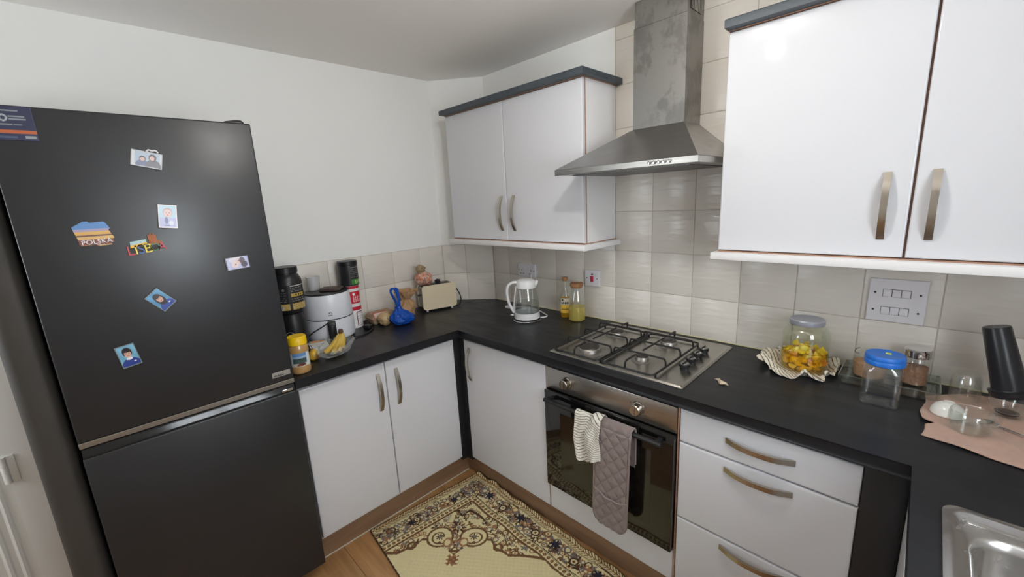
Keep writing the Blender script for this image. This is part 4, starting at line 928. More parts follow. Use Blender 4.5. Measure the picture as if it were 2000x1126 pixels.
def tub_label(u, v):
    k = np.tile(np.array((40., 40., 42.)), (len(u), 1)); g1 = (u < .50); g2 = (u > .56)
    k[(v < .26) & (g1 | g2)] = (186, 160, 96); k[(v < .26) & g1 & (u > .1) & (u < .34) & (v > .03) & (v < .16)] = (205, 205, 190)
    k[(v < .16) & (v > .04) & (u > .12) & (u < .32) & (np.sin(u*190) > 0)] = (60, 58, 50)
    for y in (.36, .43, .50, .60, .70): k[g1 & (np.abs(v-y) < .013) & (u > .06) & (u < .44) & (np.sin(u*70+y*50) > -.5)] = (112, 110, 108)
    for x in (.12, .25, .38): k[disc(u, v, x, .82, .035, .05)] = (120, 118, 116)
    k[g2 & (v > .52) & (v < .66) & (u < .94)] = (190, 160, 76); k[g2 & (v > .55) & (v < .63) & (u > .62) & (u < .90) & (np.sin(u*85) > -.2)] = (50, 44, 30)
    for y in (.36, .44, .74, .80, .87): k[g2 & (np.abs(v-y) < .014) & (u < .94) & (np.sin(u*80+y*30) > -.6)] = (124, 122, 118)
    k[g2 & (v > .94) & (v < .97)] = (190, 190, 190); k[(v < .26) & g2 & (np.sin(u*60)*np.sin(v*70) > .5)] = (96, 88, 56)
    return k
sheet('tub_label', 110, 60, lambda u, v: np.stack([c[0]+0.0672*np.cos(ad-1.35+2.6*u), c[1]+0.0672*np.sin(ad-1.35+2.6*u), c[2]+0.026+0.118*v], -1), tub_label, GPRINT, t)
# air fryer
AF = (0.156, -1.092); AFD = math.atan2(-.70, 2.1); AFV = Vector((math.cos(AFD), math.sin(AFD), 0)); AFP = Vector((-AFV.y, AFV.x, 0))
t = thing('air_fryer', 'white round air fryer with a black lid on the left worktop', 'air fryer', (*AF, ZW)); c = (*AF, ZW)
AFW = mat('air fryer white', (226, 229, 236), 0.28)
obj('foot_ring', lathe([(0, 0), (0.10, 0), (0.105, 0.01), (0, 0.01)], c, 36), BLK, t)
obj('upper_shell', lathe([(0.1165, 0.122), (0.1175, 0.124), (0.112, 0.235), (0.108, 0.246), (0.100, 0.250), (0, 0.250)], c, 48), AFW, t)
obj('seam', lathe([(0.100, 0.116), (0.1150, 0.117), (0.1150, 0.123), (0.100, 0.123)], c, 48), BLK, t)
dw_ = obj('basket_drawer', lathe([(0, 0.008), (0.108, 0.008), (0.116, 0.014), (0.1185, 0.03), (0.1175, 0.117), (0, 0.117)], c, 48), AFW, t)
hb0 = Vector(c)+AFV*0.112
bm = bx(0, 0.045, -0.019, 0.019, 0.012, 0.116, 0.006, 3); bm.transform(Matrix.Translation(Vector(c)+AFV*0.104) @ Matrix.Rotation(AFD, 4, 'Z')); obj('handle', bm, BLK, dw_)
bm = bx(0.02, 0.052, -0.013, 0.013, 0.02, 0.104, 0.009, 3); bm.transform(Matrix.Translation(Vector(c)+AFV*0.104) @ Matrix.Rotation(AFD, 4, 'Z')); obj('grip', bm, mat('soft black', (34, 34, 36), 0.45), dw_)
obj('black_lid', lathe([(0.108, 0.247), (0.110, 0.2495), (0.109, 0.253), (0.100, 0.2555), (0, 0.2565)], c, 48), BLK, t)
Mf = Matrix.Translation(Vector(c)) @ Matrix.Rotation(AFD, 4, 'Z')
INK = mat('dark grey ink', (64, 64, 68), 0.5)
for pts in (((0.1158, -0.010, 0.152), (0.1158, -0.004, 0.160), (0.1158, 0.0, 0.154)), ((0.1158, -0.004, 0.154), (0.1158, 0.003, 0.163), (0.1158, 0.010, 0.152))):
    bm = tube(pts, 0.0012, 6); bm.transform(Mf); obj('logo', bm, INK, t)
for i in range(4):
    bm = bx(0.1155, 0.1166, -0.0095+0.005*i, -0.006+0.005*i, 0.142, 0.147); bm.transform(Mf); obj('logo', bm, INK, t)
obj('power_cord', tube(spline([Vector(c)+AFV*0.119-AFP*0.004+Vector((0, 0, 0.113)), Vector(c)+AFV*0.114-AFP*0.05+Vector((0, 0, 0.088)), Vector(c)+AFV*0.085-AFP*0.092+Vector((0, 0, 0.06)), Vector(c)+AFV*0.03-AFP*0.127+Vector((0, 0, 0.02)), Vector(c)-AFP*0.133+Vector((0, 0, 0.004))], 6), 0.0028, 7), BLK, t)
# on its lid
bm = bx(-0.052, 0.052, -0.040, 0.040, 0, 0.012, 0.005, 3)
for v in bm.verts: v.co.z += 0.005*math.cos(v.co.x*26)*(1 if v.co.z > 0.006 else 0.0)
bm.transform(Matrix.Translation((AF[0]+0.030, AF[1]+0.016, ZW+0.2575)) @ Matrix.Rotation(0.9, 4, 'Z'))
tag(obj('leather_coaster', bm, mat('dark brown leather', (74, 58, 52), 0.55, var=(30, 0.15))), 'dark brown flat pad lying on the black air fryer lid', 'pad')
FROST = murky('frosted plastic', (238, 238, 238), (232, 232, 233), 0.42, 0.3)
c = (AF[0]-0.058, AF[1]-0.038, ZW+0.2575)
tag(obj('plastic_cup', lathe([(0, 0), (0.028, 0), (0.034, 0.070), (0.0335, 0.072), (0.0325, 0.070), (0.0265, 0.003), (0, 0.002)], c, 26), FROST), 'frosted clear plastic cup at the back of the air fryer', 'cup')
# tins behind the air fryer
TN = (0.078, -0.930)
def wrap_label(name, cx, cy, r, z0, h, a0, span, fn, t, nu=60, nv=40): return sheet(name, nu, nv, lambda u, v: np.stack([cx+r*np.cos(a0-span/2+span*u), cy+r*np.sin(a0-span/2+span*u), z0+h*v], -1), fn, GPRINT, t)
t = thing('red_white_tin', 'tall red and white tin standing behind the air fryer', 'tin', (*TN, ZW)); c = (*TN, ZW)
obj('tin_body', lathe([(0, 0), (0.044, 0), (0.045, 0.002), (0.0445, 0.245), (0.043, 0.247), (0, 0.247)], c, 32), mat('tin white', (230, 228, 228), 0.35), t)
def tin_label(u, v):
    k = np.tile(np.array((232., 230., 230.)), (len(u), 1)); red = np.array((198., 40., 60.))
    k[v > .935] = red; k[(v > .58) & (v < .87)] = red; k[(v > .42) & (v < .51)] = red
    k[(v > .62) & (v < .76) & (np.sin(u*70)+np.sin(v*150) > .1) & (u > .45) & (u < .85)] = (232, 190, 190); k[disc(u, v, .50, .81, .05, .035)] = (240, 240, 240)
    bx_ = (u > .52) & (u < .86) & (v > .04) & (v < .38); inn = (u > .545) & (u < .835) & (v > .055) & (v < .365); k[bx_ & ~inn] = (120, 44, 60)
    k[inn & ((np.abs(np.mod(v, .06)-.03) < .004) | (np.abs(u-.69) < .006))] = (170, 160, 165)
    return k
wrap_label('tin_label', *TN, 0.0456, ZW+0.004, 0.240, -0.1, 3.0, tin_label, t, 90, 90)
t = thing('black_tin', 'black tub with a green label stacked on the red and white tin', 'tub', (*TN, ZW+0.247)); c = (*TN, ZW+0.247)
obj('tin_body', lathe([(0, 0), (0.050, 0), (0.052, 0.004), (0.0520, 0.112), (0.050, 0.116), (0, 0.116)], c, 32), mat('black tub', (28, 28, 30), 0.35), t)
obj('lid', lathe([(0.0515, 0.114), (0.0535, 0.116), (0.0535, 0.134), (0.051, 0.137), (0, 0.137)], c, 32), BLK, t)
def btin(u, v):
    k = np.tile(np.array((40., 42., 44.)), (len(u), 1)); r_ = u > .48
    k[r_ & (v < .30)] = (66, 140, 70); k[r_ & (v < .25) & (v > .06) & (np.sin(u*60) > .35) & (u > .62)] = (206, 214, 150)
    for y in (.42, .52, .62, .72, .82): k[r_ & (np.abs(v-y) < .02) & (np.sin(u*110+y*40) > -.4)] = (112, 112, 112)
    k[r_ & (np.abs(v-.93) < .015)] = (150, 150, 150); return k
wrap_label('tub_label', *TN, 0.0526, c[2]+0.006, 0.104, -0.1, 2.4, btin, t)
t = thing('cable_plug', 'black plug with its cable beside the red and white tin', 'plug', (0.17, -0.915, ZW))
bm = bx(-0.022, 0.022, -0.018, 0.018, 0, 0.024, 0.007, 3); bm.transform(Matrix.Translation((0.188, -0.905, ZW+0.0005)) @ Matrix.Rotation(0.5, 4, 'Z')); obj('plug_body', bm, BLK, t)
obj('cable', tube(spline([(0.208, -0.893, ZW+0.010), (0.235, -0.905, ZW+0.006), (0.262, -0.94, ZW+0.005), (0.284, -0.985, ZW+0.005), (0.288, -1.03, ZW+0.006)], 6), 0.004, 8), BLK, t)
obj('cable', tube(spline([(0.168, -0.914, ZW+0.012), (0.13, -0.875, ZW+0.010), (0.08, -0.862, ZW+0.006), (0.03, -0.872, ZW+0.006)], 6), 0.004, 8), BLK, t)
# leaflet pack with oranges
M4 = Matrix.Translation((0.312, -1.222, ZW+0.0008)) @ Matrix.Rotation(-0.2, 4, 'Z')
t = thing('juice_pack', 'white packet printed with oranges lying beside the air fryer', 'packet', (0.312, -1.222, ZW))
bm = bx(-0.070, 0.070, -0.042, 0.042, 0, 0.030, 0.003); bm.transform(M4); obj('packet', bm, mat('card white', (222, 222, 216), 0.5), t)
def pk(u, v):
    k = np.tile(np.array((226., 226., 222.)), (len(u), 1)); k[u < .36] = (150, 172, 168); k[disc(u, v, .22, .38, .13, .30)] = (240, 160, 90); k[disc(u, v, .20, .78, .11, .16)] = (238, 140, 70); k[disc(u, v, .30, .25, .08, .15)] = (244, 176, 110)
    k[(np.abs(u-.36) < .02)] = (200, 220, 214); k[disc(u, v, .66, .72, .06, .08)] = (200, 130, 150); k[(u > .55) & (u < .9) & (np.mod(v, .12) < .03) & (v > .3) & (v < .65)] = (190, 190, 192); return k
R_ = np.array(M4.to_3x3()); T_ = np.array(M4.translation)
sheet('printed_face', 50, 40, lambda u, v: (R_ @ np.stack([(u-.5)*.132, (v-.5)*.078, np.full_like(u, .0305)])).T+T_, pk, PRINT, t)
# bananas in a bag
BN = [mat('banana yellow', (206, 172, 74), 0.45, var=(40, 0.10)), mat('banana tip', (88, 60, 34), 0.6)]
t = thing('banana_bunch', 'bunch of ripe bananas poking out of a clear plastic bag', 'bananas', (0.43, -1.18, ZW))
top = Vector((0.400, -1.140, ZW+0.084))
ends = [((0.470, -1.255), 0.030, 0.016), ((0.490, -1.225), 0.024, 0.016), ((0.492, -1.195), 0.022, 0.015), ((0.470, -1.168), 0.026, 0.015)]
for i, (e, ze, rr) in enumerate(ends):
    p0 = top+Vector((0.004*i-0.006, -0.006+0.004*i, 0)); p3 = Vector((e[0], e[1], ZW+ze)); mid = (p0+p3)/2+Vector((-0.012, -0.002, -0.030))
    pp = spline([p0, p0+(mid-p0)*0.35+Vector((0, 0, -0.012)), mid, p3], 6); n_ = len(pp)
    rad = [0.0055+(rr-0.0055)*min(1, max(0, (k/(n_-1)-0.10)/0.25)) if k/(n_-1) < 0.7 else rr*(1-((k/(n_-1)-0.7)/0.3)**2*0.72) for k in range(n_)]
    b_ = obj('banana', tube(pp, rad, 9), BN[0], t, angle=60)
    obj('tip', tube([pp[-1]-(pp[-1]-pp[-2])*0.2, pp[-1]+(pp[-1]-pp[-2]).normalized()*0.005], [0.0050, 0.0032], 8), BN[1], b_)
obj('stem', lathe([(0, 0), (0.012, 0), (0.011, 0.012), (0.0095, 0.018), (0, 0.019)], (top.x, top.y, top.z-0.003), 12), BN[1], t)
t = thing('pear', 'small yellow-brown pear in front of the orange-printed packet', 'fruit', (0.435, -1.292, ZW))
bm = lathe([(0, 0.001), (0.012, 0.001), (0.023, 0.008), (0.026, 0.020), (0.022, 0.034), (0.013, 0.045), (0.008, 0.050), (0, 0.052)], (0, 0, 0), 20); bm.transform(Matrix.Translation((0.437, -1.290, ZW+0.0)) )
m_, nt_, b_ = nodes_of('pear skin'); f_ = noise_n(nt_, coords(nt_, (14, 14, 14)), 1.0, 3); nt_.links.new(ramp(nt_, f_, [(0.35, lin((126, 84, 44))), (0.55, lin((214, 172, 52)))]), b_.inputs['Base Color']); b_.inputs['Roughness'].default_value = 0.4
obj('flesh', bm, m_, t); obj('stalk', tube([(0.437, -1.290, ZW+0.050), (0.431, -1.292, ZW+0.062), (0.424, -1.293, ZW+0.068)], 0.0015, 6), BN[1], t)
FILM = murky('bag film', (248, 249, 248), (220, 224, 220), 0.24, 0.10)
def bag_pos(u, v):
    a = 2*PI*u; r = np.sin(np.clip(v, 0, 1)*PI*0.62)**0.7
    P_ = np.stack([np.cos(a)*r, np.sin(a)*r, v], -1); n1 = fbm(P_, 2.6, 3.0); n2 = fbm(P_, 6.0, 9.0)
    R = (1+0.22*n1+0.12*n2)
    ax = np.array((0.40, 0.92)); 
    lx = r*R*np.cos(a)*0.105; ly = r*R*np.sin(a)*0.062
    ca, sa = math.cos(2.15), math.sin(2.15)
    x = 0.452+lx*ca-ly*sa; y = -1.190+lx*sa+ly*ca
    z = ZW+0.002+v**1.6*(0.052+0.016*n2+0.012*np.cos(a))
    return np.stack([x, y, np.maximum(z, ZW+0.001)], -1)
bgo = sheet('plastic_bag', 70, 26, bag_pos, None, FILM, None)
tag(bgo, 'crumpled clear plastic bag around the bananas', 'bag')

# egg carton, paper bag, blue bag ------------------------------------------------
t = thing('egg_carton', 'brown cardboard egg carton with a red label against the tiles', 'carton', (0.095, -0.79, ZW))
PULP = mat('grey-brown pulp', (168, 142, 116), 0.9, bump=(150, 0.4), var=(25, 0.08))
def pulp(u, v, x0=0.048, x1=0.150, y0=-0.855, y1=-0.70):
    x = x0+(x1-x0)*u; y = y0+(y1-y0)*v; e = np.minimum(np.minimum(u, 1-u)/0.16, np.minimum(v, 1-v)/0.12); e = np.clip(e, 0, 1)
    z = ZW+0.034+0.027*np.sin(e*PI/2)+0.003*np.cos(u*2*PI*2)*np.cos(v*2*PI*3)*e; return np.stack([x, y, z], -1)
obj('cup_tray', loft([rrect(0.060, 0.140, -0.845, -0.71, 0.015, ZW+0.001), rrect(0.054, 0.146, -0.850, -0.705, 0.018, ZW+0.020), rrect(0.046, 0.152, -0.857, -0.698, 0.015, ZW+0.034)], None, True, True), PULP, t)
for i in range(3):
    obj('egg_cup', lathe([(0, 0.0), (0.012, 0.0005), (0.021, 0.016), (0.023, 0.033), (0, 0.033)], (0.138, -0.832+0.052*i, ZW+0.0005), 16), PULP, t)
obj('lid', bx(0.046, 0.152, -0.857, -0.698, 0.9445, 0.946), PULP, t); sheet('lid_top', 30, 40, pulp, None, PULP, t)
def eg(u, v):
    k = np.tile(np.array((206., 190., 176.)), (len(u), 1)); fr_ = (u < .06) | (u > .94) | (v < .1) | (v > .9); k[fr_] = (186, 60, 70); k[(v > .12) & (v < .5) & (u > .3) & (u < .8)] = (190, 60, 72); k[(v > .22) & (v < .4) & (u > .38) & (u < .72) & (np.sin(u*60) > 0)] = (230, 210, 200); return k
sheet('paper_label', 30, 24, lambda u, v: np.stack([0.1545-0.020*v**1.5, -0.845+0.080*u, ZW+0.030+0.038*v**0.8], -1), eg, PRINT, t)
def sack(name, cx, cy, rx, ry, h, seed, col_m, label, cat, neck=0.35, pinch=0.72, lean=(0, 0), amp=0.16, nu=64, nv=44, solid=0.0):
    def f(u, v):
        a = 2*PI*u
        body = np.where(v < pinch, np.sin(np.clip(0.12+v/pinch*0.88, 0, 1)*PI*0.98+0.02)**0.55, 0.0)
        low = np.clip(v/0.06, 0, 1)
        prof = np.where(v < pinch, np.maximum(body, neck)*1.0, neck*(1+1.6*((v-pinch)/(1-pinch))))
        prof = prof*np.where(v < 0.06, 0.02+0.98*np.sqrt(low), 1)
        P_ = np.stack([np.cos(a), np.sin(a), v*2.2], -1); n1 = fbm(P_, 1.6, seed); n2 = fbm(P_, 4.2, seed+5)
        pl = 0.10*np.sin(a*9+seed+3*v)*np.clip(v*1.6, 0, 1)
        R = prof*(1+amp*2*n1+amp*n2+pl)
        return np.stack([cx+rx*R*np.cos(a)+lean[0]*v, cy+ry*R*np.sin(a)+lean[1]*v, ZW+0.001+h*np.where(v < 0.06, 0.0, (v-0.06)/0.94)], -1)
    return f
PAPER = mat('brown paper', (178, 142, 104), 0.75, var=(14, 0.10), bump=(40, 0.4))
fpos = sack('p', 0.118, -0.62, 0.062, 0.060, 0.155, 2.0, None, '', '', 0.42, 0.70, (0.0, 0.02), 0.14)
t = thing('brown_bag', 'crumpled brown bag with printed ends behind the blue bag', 'bag', (0.118, -0.62, ZW))
sheet('bag_body', 64, 44, fpos, None, PAPER, t)
def side_print(u, v):
    k = np.tile(np.array((176., 150., 112.)), (len(u), 1)); r = np.hypot(u-.5, v-.5); k[(r < .40) & (np.sin(u*30+v*8) > 0.1)] = (84, 92, 120); k[(r < .42) & (r > .36)] = (196, 170, 110); return k
t2 = thing('bread_bag', 'rolled tan bag with dark blue print left of the blue bag', 'bag', (0.20, -0.765, ZW))
bm = NB(); bmesh.ops.create_icosphere(bm, subdivisions=4, radius=1.0)
for v in bm.verts:
    n_ = mnoise.noise(v.co*2.0+Vector((4, 1, 2))); v.co *= 1+0.18*n_; v.co = Vector((v.co.x*0.042, v.co.y*0.036, v.co.z*0.042))
    v.co.z = max(v.co.z, -0.036)
bm.transform(Matrix.Translation((0.196, -0.806, ZW+0.037))); obj('roll', bm, mat('tan plastic', (186, 158, 116), 0.4, var=(22, 0.2), bump=(40, 0.3)), t2)
sheet('print_patch', 30, 30, lambda u, v: np.stack([0.2385-0.05*((u-.5)**2+(v-.5)**2)*1.2, -0.824+0.036*u, ZW+0.022+0.040*v], -1), side_print, PRINT, t2, 0.002)
BLUEB = murky('blue bag film', (80, 150, 230), (30, 92, 196), 0.66, 0.2)
def blue_pos(u, v):
    a = 2*PI*u; pr_ = np.interp(v, [0, .04, .10, .25, .45, .65, .82, .92, 1.0], [.02, .60, .86, 1.0, .92, .66, .36, .24, .26])
    P_ = np.stack([np.cos(a), np.sin(a), v*2.2], -1); n1 = fbm(P_, 1.7, 7.0); n2 = fbm(P_, 4.5, 12.0)
    R = pr_*(1+0.22*n1+0.10*n2+0.10*np.sin(a*8+2.5*v*PI)*np.clip(v*1.3, 0, 1))
    ln = np.clip(v-0.3, 0, 1)
    return np.stack([0.262+0.058*R*np.cos(a)-0.008*ln, -0.725+0.066*R*np.sin(a)-0.030*ln, ZW+0.001+0.104*np.clip((v-0.04)/0.96, 0, 1)**0.95], -1)
fpos = blue_pos
t = thing('blue_bag', 'knotted thin blue carrier bag standing in front of the egg carton', 'bag', (0.262, -0.725, ZW))
sheet('bag_body', 72, 48, fpos, None, BLUEB, t)
obj('knot', lathe([(0, 0), (0.015, 0.004), (0.019, 0.014), (0.013, 0.026), (0, 0.03)], (0.258, -0.741, ZW+0.082), 14), BLUEB, t)
for s_ in (0, 1):
    lp_ = [(0.258, -0.743, ZW+0.10), (0.256-0.006*s_, -0.757, ZW+0.145), (0.254-0.008*s_, -0.778+0.004*s_, ZW+0.195), (0.254, -0.772+0.012*s_, ZW+0.213), (0.256, -0.752+0.014*s_, ZW+0.205), (0.258, -0.738+0.004*s_, ZW+0.155), (0.258, -0.734, ZW+0.10)]
    obj('bag_handle', tube(spline(lp_, 6), 0.0062, 8, flat=0.5), BLUEB, t)
obj('contents', lathe([(0, 0), (0.03, 0.004), (0.046, 0.022), (0.040, 0.045), (0.02, 0.058), (0, 0.06)], (0.265, -0.722, ZW+0.003), 18), mat('teal packet', (60, 150, 170), 0.5), t)

# toaster ---------------------------------------------------------------------------
TA = Vector((0.170, -0.523, 0)); TB = Vector((0.233, -0.307, 0)); tl = (TB-TA).length; te = (TB-TA).normalized(); tn = Vector((te.y, -te.x, 0))
t = thing('toaster', 'cream two-slice toaster on the worktop in the corner', 'toaster', (0.14, -0.4, ZW))
MT = Matrix((te, -tn, Vector((0, 0, 1)))).transposed().to_4x4(); MT.translation = Vector((TA.x, TA.y, ZW))      # x along the front, y into the depth
def tob(name, bm, m, parent=None): bm.transform(MT); return obj(name, bm, m, parent or t)
def slab(x0, x1, z0, z1, r, y0, y1, n=6):
    q = rrect(x0, x1, z0, z1, r, 0, n); return loft([[(a, y0, b) for a, b, _ in q], [(a, y1, b) for a, b, _ in q]], None, True, True)
CREAM = mat('cream enamel', (222, 208, 178), 0.25, coat=0.3)
bm = slab(0.0, tl, 0.014, 0.170, 0.022, 0.0, 0.012); tob('front_panel', bm, CREAM)
bm = slab(0.0, tl, 0.014, 0.170, 0.022, 0.098, 0.110); tob('back_panel', bm, CREAM)
bm = slab(0.004, tl-0.004, 0.016, 0.166, 0.020, 0.012, 0.098); tob('steel_body', bm, mat('toaster steel', (150, 148, 146), 0.35, 0.9, rvar=(12, 0.08)))
bm = bx(0.022, tl-0.022, 0.014, 0.096, 0.164, 0.1685, 0.002); tp = tob('top_plate', bm, mat('toaster top', (96, 94, 92), 0.4, 0.8))
for yy in (0.036, 0.070): tob('slot', bx(0.035, tl-0.035, yy-0.011, yy+0.011, 0.160, 0.1692), BLK, tp)
for xx in (0.03, tl-0.03):
    for yy in (0.02, 0.09): tob('foot', lathe([(0, 0.0005), (0.007, 0.0005), (0.006, 0.016), (0, 0.016)], (xx, yy, 0), 12), PLASTIC)
tob('lever', bx(-0.014, 0.002, 0.045, 0.065, 0.10, 0.112, 0.003), BLK)
tob('cord', tube(spline([(tl-0.004, 0.06, 0.130), (tl+0.022, 0.055, 0.115), (tl+0.040, 0.045, 0.075), (tl+0.045, 0.040, 0.040), (tl+0.028, 0.030, 0.012), (tl+0.0, 0.022, 0.006)], 7), 0.0036, 8), BLK)
# onion bag on the toaster
OB = MT @ Vector((0.036, 0.055, 0.170))
t = thing('onion_bag', 'knotted net bag of onions sitting on top of the toaster', 'bag', OB)
NETM = None
m_, nt_, b_ = nodes_of('bag netting'); f_ = noise_n(nt_, coords(nt_, (1, 1, 1)), 38, 2); nt_.links.new(ramp(nt_, f_, [(0.38, lin((206, 116, 84))), (0.50, lin((214, 178, 160))), (0.62, lin((150, 108, 92)))]), b_.inputs['Base Color']); b_.inputs['Roughness'].default_value = 0.4
NETM = m_
bm = NB(); bmesh.ops.create_icosphere(bm, subdivisions=4, radius=1.0)
for v in bm.verts:
    n_ = mnoise.noise(v.co*1.8+Vector((2, 7, 1))); a_ = math.atan2(v.co.y, v.co.x); v.co *= 1+0.12*n_+0.035*math.sin(a_*14)*max(0, v.co.z+0.3)
    v.co = Vector((v.co.x*0.055, v.co.y*0.054, max(v.co.z*0.048, -0.038)))
bm.transform(Matrix.Translation(OB+Vector((0, 0, 0.0385)))); obj('net', bm, NETM, t)
bm = NB(); bmesh.ops.create_icosphere(bm, subdivisions=4, radius=1.0)
for v in bm.verts:
    n_ = mnoise.noise(v.co*2.2+Vector((5, 3, 8))); v.co *= 1+0.30*n_; v.co = Vector((v.co.x*0.030, v.co.y*0.029, v.co.z*0.025))
bm.transform(Matrix.Translation(OB+Vector((-0.006, -0.014, 0.103)))); obj('knot', bm, mat('bag knot', (158, 136, 104), 0.6, var=(60, 0.25), bump=(90, 0.5)), t)
obj('neck', lathe([(0.024, 0.0), (0.014, 0.010), (0.016, 0.018)], OB+Vector((-0.003, -0.008, 0.074)), 14), NETM, t)
bm = NB(); bmesh.ops.create_icosphere(bm, subdivisions=3, radius=1.0)
for v in bm.verts:
    n_ = mnoise.noise(v.co*2.5+Vector((1, 9, 4))); v.co *= 1+0.5*n_; v.co = Vector((v.co.x*0.020, v.co.y*0.016, max(v.co.z*0.013, -0.009)))
bm.transform(Matrix.Translation(MT @ Vector((0.128, 0.070, 0.1795)))); tag(obj('black_cloth', bm, mat('black scrap', (24, 24, 26), 0.7)), 'small black crumpled scrap on top of the toaster', 'scrap')

# ------------------------------------------------------------------ towels on the oven handle
def hang(xa, xb, front_z, back_z, lift, wob, nlen=70):
    """cloth over the bar: v runs from the front hem over the bar to the back hem"""
    def f(u, v):
        R = 0.0115+lift; Lf = BARZ-front_z; Lb = BARZ-back_z; arc = PI*R; tot = Lf+arc+Lb; s = v*tot
        y = np.where(s < Lf, BARY-R, np.where(s < Lf+arc, BARY-R*np.cos((s-Lf)/R), BARY+R))
        z = np.where(s < Lf, front_z+s, np.where(s < Lf+arc, BARZ+R*np.sin((s-Lf)/R), BARZ-(s-Lf-arc)))
        x = xa(v, z)+(xb(v, z)-xa(v, z))*u
        fr_ = np.clip((BARZ-z)/0.06, 0, 1)*(s < Lf)
        y = y-fr_*(wob(u, z))
        return np.stack([x, y, z], -1), s
    return f
LIN = printed('linen stripes', 0.9, 0.2, (600, 0.2))
hf = hang(lambda v, z: 1.428+0.022*np.clip((0.72-z)/0.2, 0, 1)*0+np.where(v < .5, 0.030*np.clip((0.62-z)/0.1, 0, 1), 0), lambda v, z: 1.560+0*z, 0.545, 0.60, 0.0035,
          lambda u, z: 0.004+0.008*(1+np.sin(u*9+z*14))+0.006*np.sin(u*17-z*22))
def tw_pos(u, v):
    p, s = hf(u, v)
    hem = np.where(v < 0.5, 0.035*np.sin(u*PI*1.5+0.4)+0.03*(u < 0.35)*0, 0)*np.clip(1-v/0.35, 0, 1)
    p[:, 2] -= hem*0.6
    k = np.clip((p[:, 0]-1.497)/0.03, 0, 1); k = k*k*(3-2*k)*0.017
    above = np.maximum(p[:, 2]-BARZ, 0); dy = p[:, 1]-BARY; n_ = np.hypot(dy, above)+1e-6
    p[:, 1] += k*dy/n_*np.where(dy > 0, 0.3, 1.0); p[:, 2] += k*above/n_
    return p
def tw_col(u, v):
    return stripe_col(v*0.40+0.004*np.sin(u*8)+0.035*np.abs(u-0.45)+1, 0.0125, 0.19, (226, 222, 210), (58, 56, 54))
o = sheet('tea_towel', 60, 300, tw_pos, tw_col, LIN, None, 0.0016, offset=1.0)
tag(o, 'cream tea towel with thin dark stripes hanging on the oven handle', 'towel')
GLV = mat('mauve grey cotton', (132, 118, 114), 0.9, sheen=0.3, bump=(500, 0.25))
hg = hang(lambda v, z: 1.528+0*z, lambda v, z: 1.678+0*z, 0.285, 0.565, 0.0075, lambda u, z: 0.002+0*u)
def gv_pos(u, v):
    p, s = hg(u, v); x, z = p[:, 0], p[:, 2]
    k = 30.0; q1 = np.abs(np.sin((x*0.62+s*0.55)*PI*k)); q2 = np.abs(np.sin((x*0.62-s*0.55)*PI*k)); puff = np.minimum(q1, q2)**0.5*0.0085
    edge = np.minimum(u, 1-u); puff = np.where(edge < 0.05, 0.0045, puff)
    fr_ = (v < 0.66); p[:, 1] -= np.where(fr_, puff, -puff*0.4)
    bot = np.clip((0.285+0.05-z)/0.05, 0, 1)*fr_; cxm = 1.603
    wid = np.sqrt(np.clip(1-(bot*0.75)**2, 0.05, 1)); p[:, 0] = np.where(fr_, cxm+(x-cxm)*wid, x)
    p[:, 0] += np.where(fr_, 0.012*(z-0.285)/0.43-0.006, 0)
    return p
o = thing('oven_glove', 'long mauve-grey quilted double oven glove hanging on the oven handle', 'oven glove', (1.60, BARY, 0.285))
g_ = sheet('quilted_cloth', 90, 330, gv_pos, None, GLV, o, 0.004, offset=1.0)
def pocket(u, v):
    zt = 0.435-0.022*np.sin((u-0.1)*PI*0.9)+0.012*u; z = 0.287+(zt-0.287)*v; x = 1.529-0.006+0.012*(z-0.285)/0.43+0.150*u; cxm = 1.603
    bot = np.clip((0.335-z)/0.05, 0, 1); x = cxm+(x-cxm)*np.sqrt(np.clip(1-(bot*0.75)**2, 0.05, 1))
    k = 30.0; puff = np.minimum(np.abs(np.sin((x*0.62+z*0.55)*PI*k)), np.abs(np.sin((x*0.62-z*0.55)*PI*k)))**0.5*0.0075
    y = BARY-0.019-0.0085-puff*np.clip(np.minimum(u, 1-u)/0.06, 0, 1)-0.004*np.sin(u*PI)*v; return np.stack([x, y, z], -1)
sheet('pocket', 50, 50, pocket, None, GLV, o, 0.003, offset=1.0)
def edge_path(u0):
    v = np.linspace(0.02, 0.98, 60); return [tuple(q+np.array((0, -0.004 if k < 40 else 0.003, 0))) for k, q in enumerate(gv_pos(np.full_like(v, u0), v))]
BIND = mat('mauve binding', (142, 128, 124), 0.85)
for u0 in (0.0, 1.0): obj('binding', tube(edge_path(u0), 0.0042, 6), BIND, o)
u_ = np.linspace(0, 1, 24); obj('binding', tube([tuple(q+np.array((0, -0.001, 0))) for q in pocket(u_, np.ones_like(u_))], 0.0040, 6), BIND, o)

# ------------------------------------------------------------------ rug
RA = np.array((0.635, -0.560)); RE1 = np.array((0.99471, -0.10274)); RE2 = np.array((-0.10274, -0.99471)); RL, RW = 1.25, 0.645
def t_edge(s): return -0.008-0.068*s+0.004*np.sin(s*26)*np.clip(s*4, 0, 1)
def rug_st(u, v):
    s = u*RL; te_ = t_edge(s); return s, te_+(RW-te_)*v
def rug_pos(u, v):
    s, tt = rug_st(u, v); xy = RA[None]+s[:, None]*RE1+tt[:, None]*RE2; d = tt-t_edge(s)
    z = 0.0075+0.006*np.exp(-(d/0.02)**2)*(1+np.sin(s*55))+0.010*np.exp(-((s-0.16)/0.03)**2)*np.exp(-(d/0.05)**2)+0.0008*np.sin(s*240)*np.sin(tt*260)
    xy[:, 1] = np.minimum(xy[:, 1], -0.5535); xy[:, 0] = np.maximum(xy[:, 0], 0.558)
    return np.concatenate([xy, z[:, None]], 1)
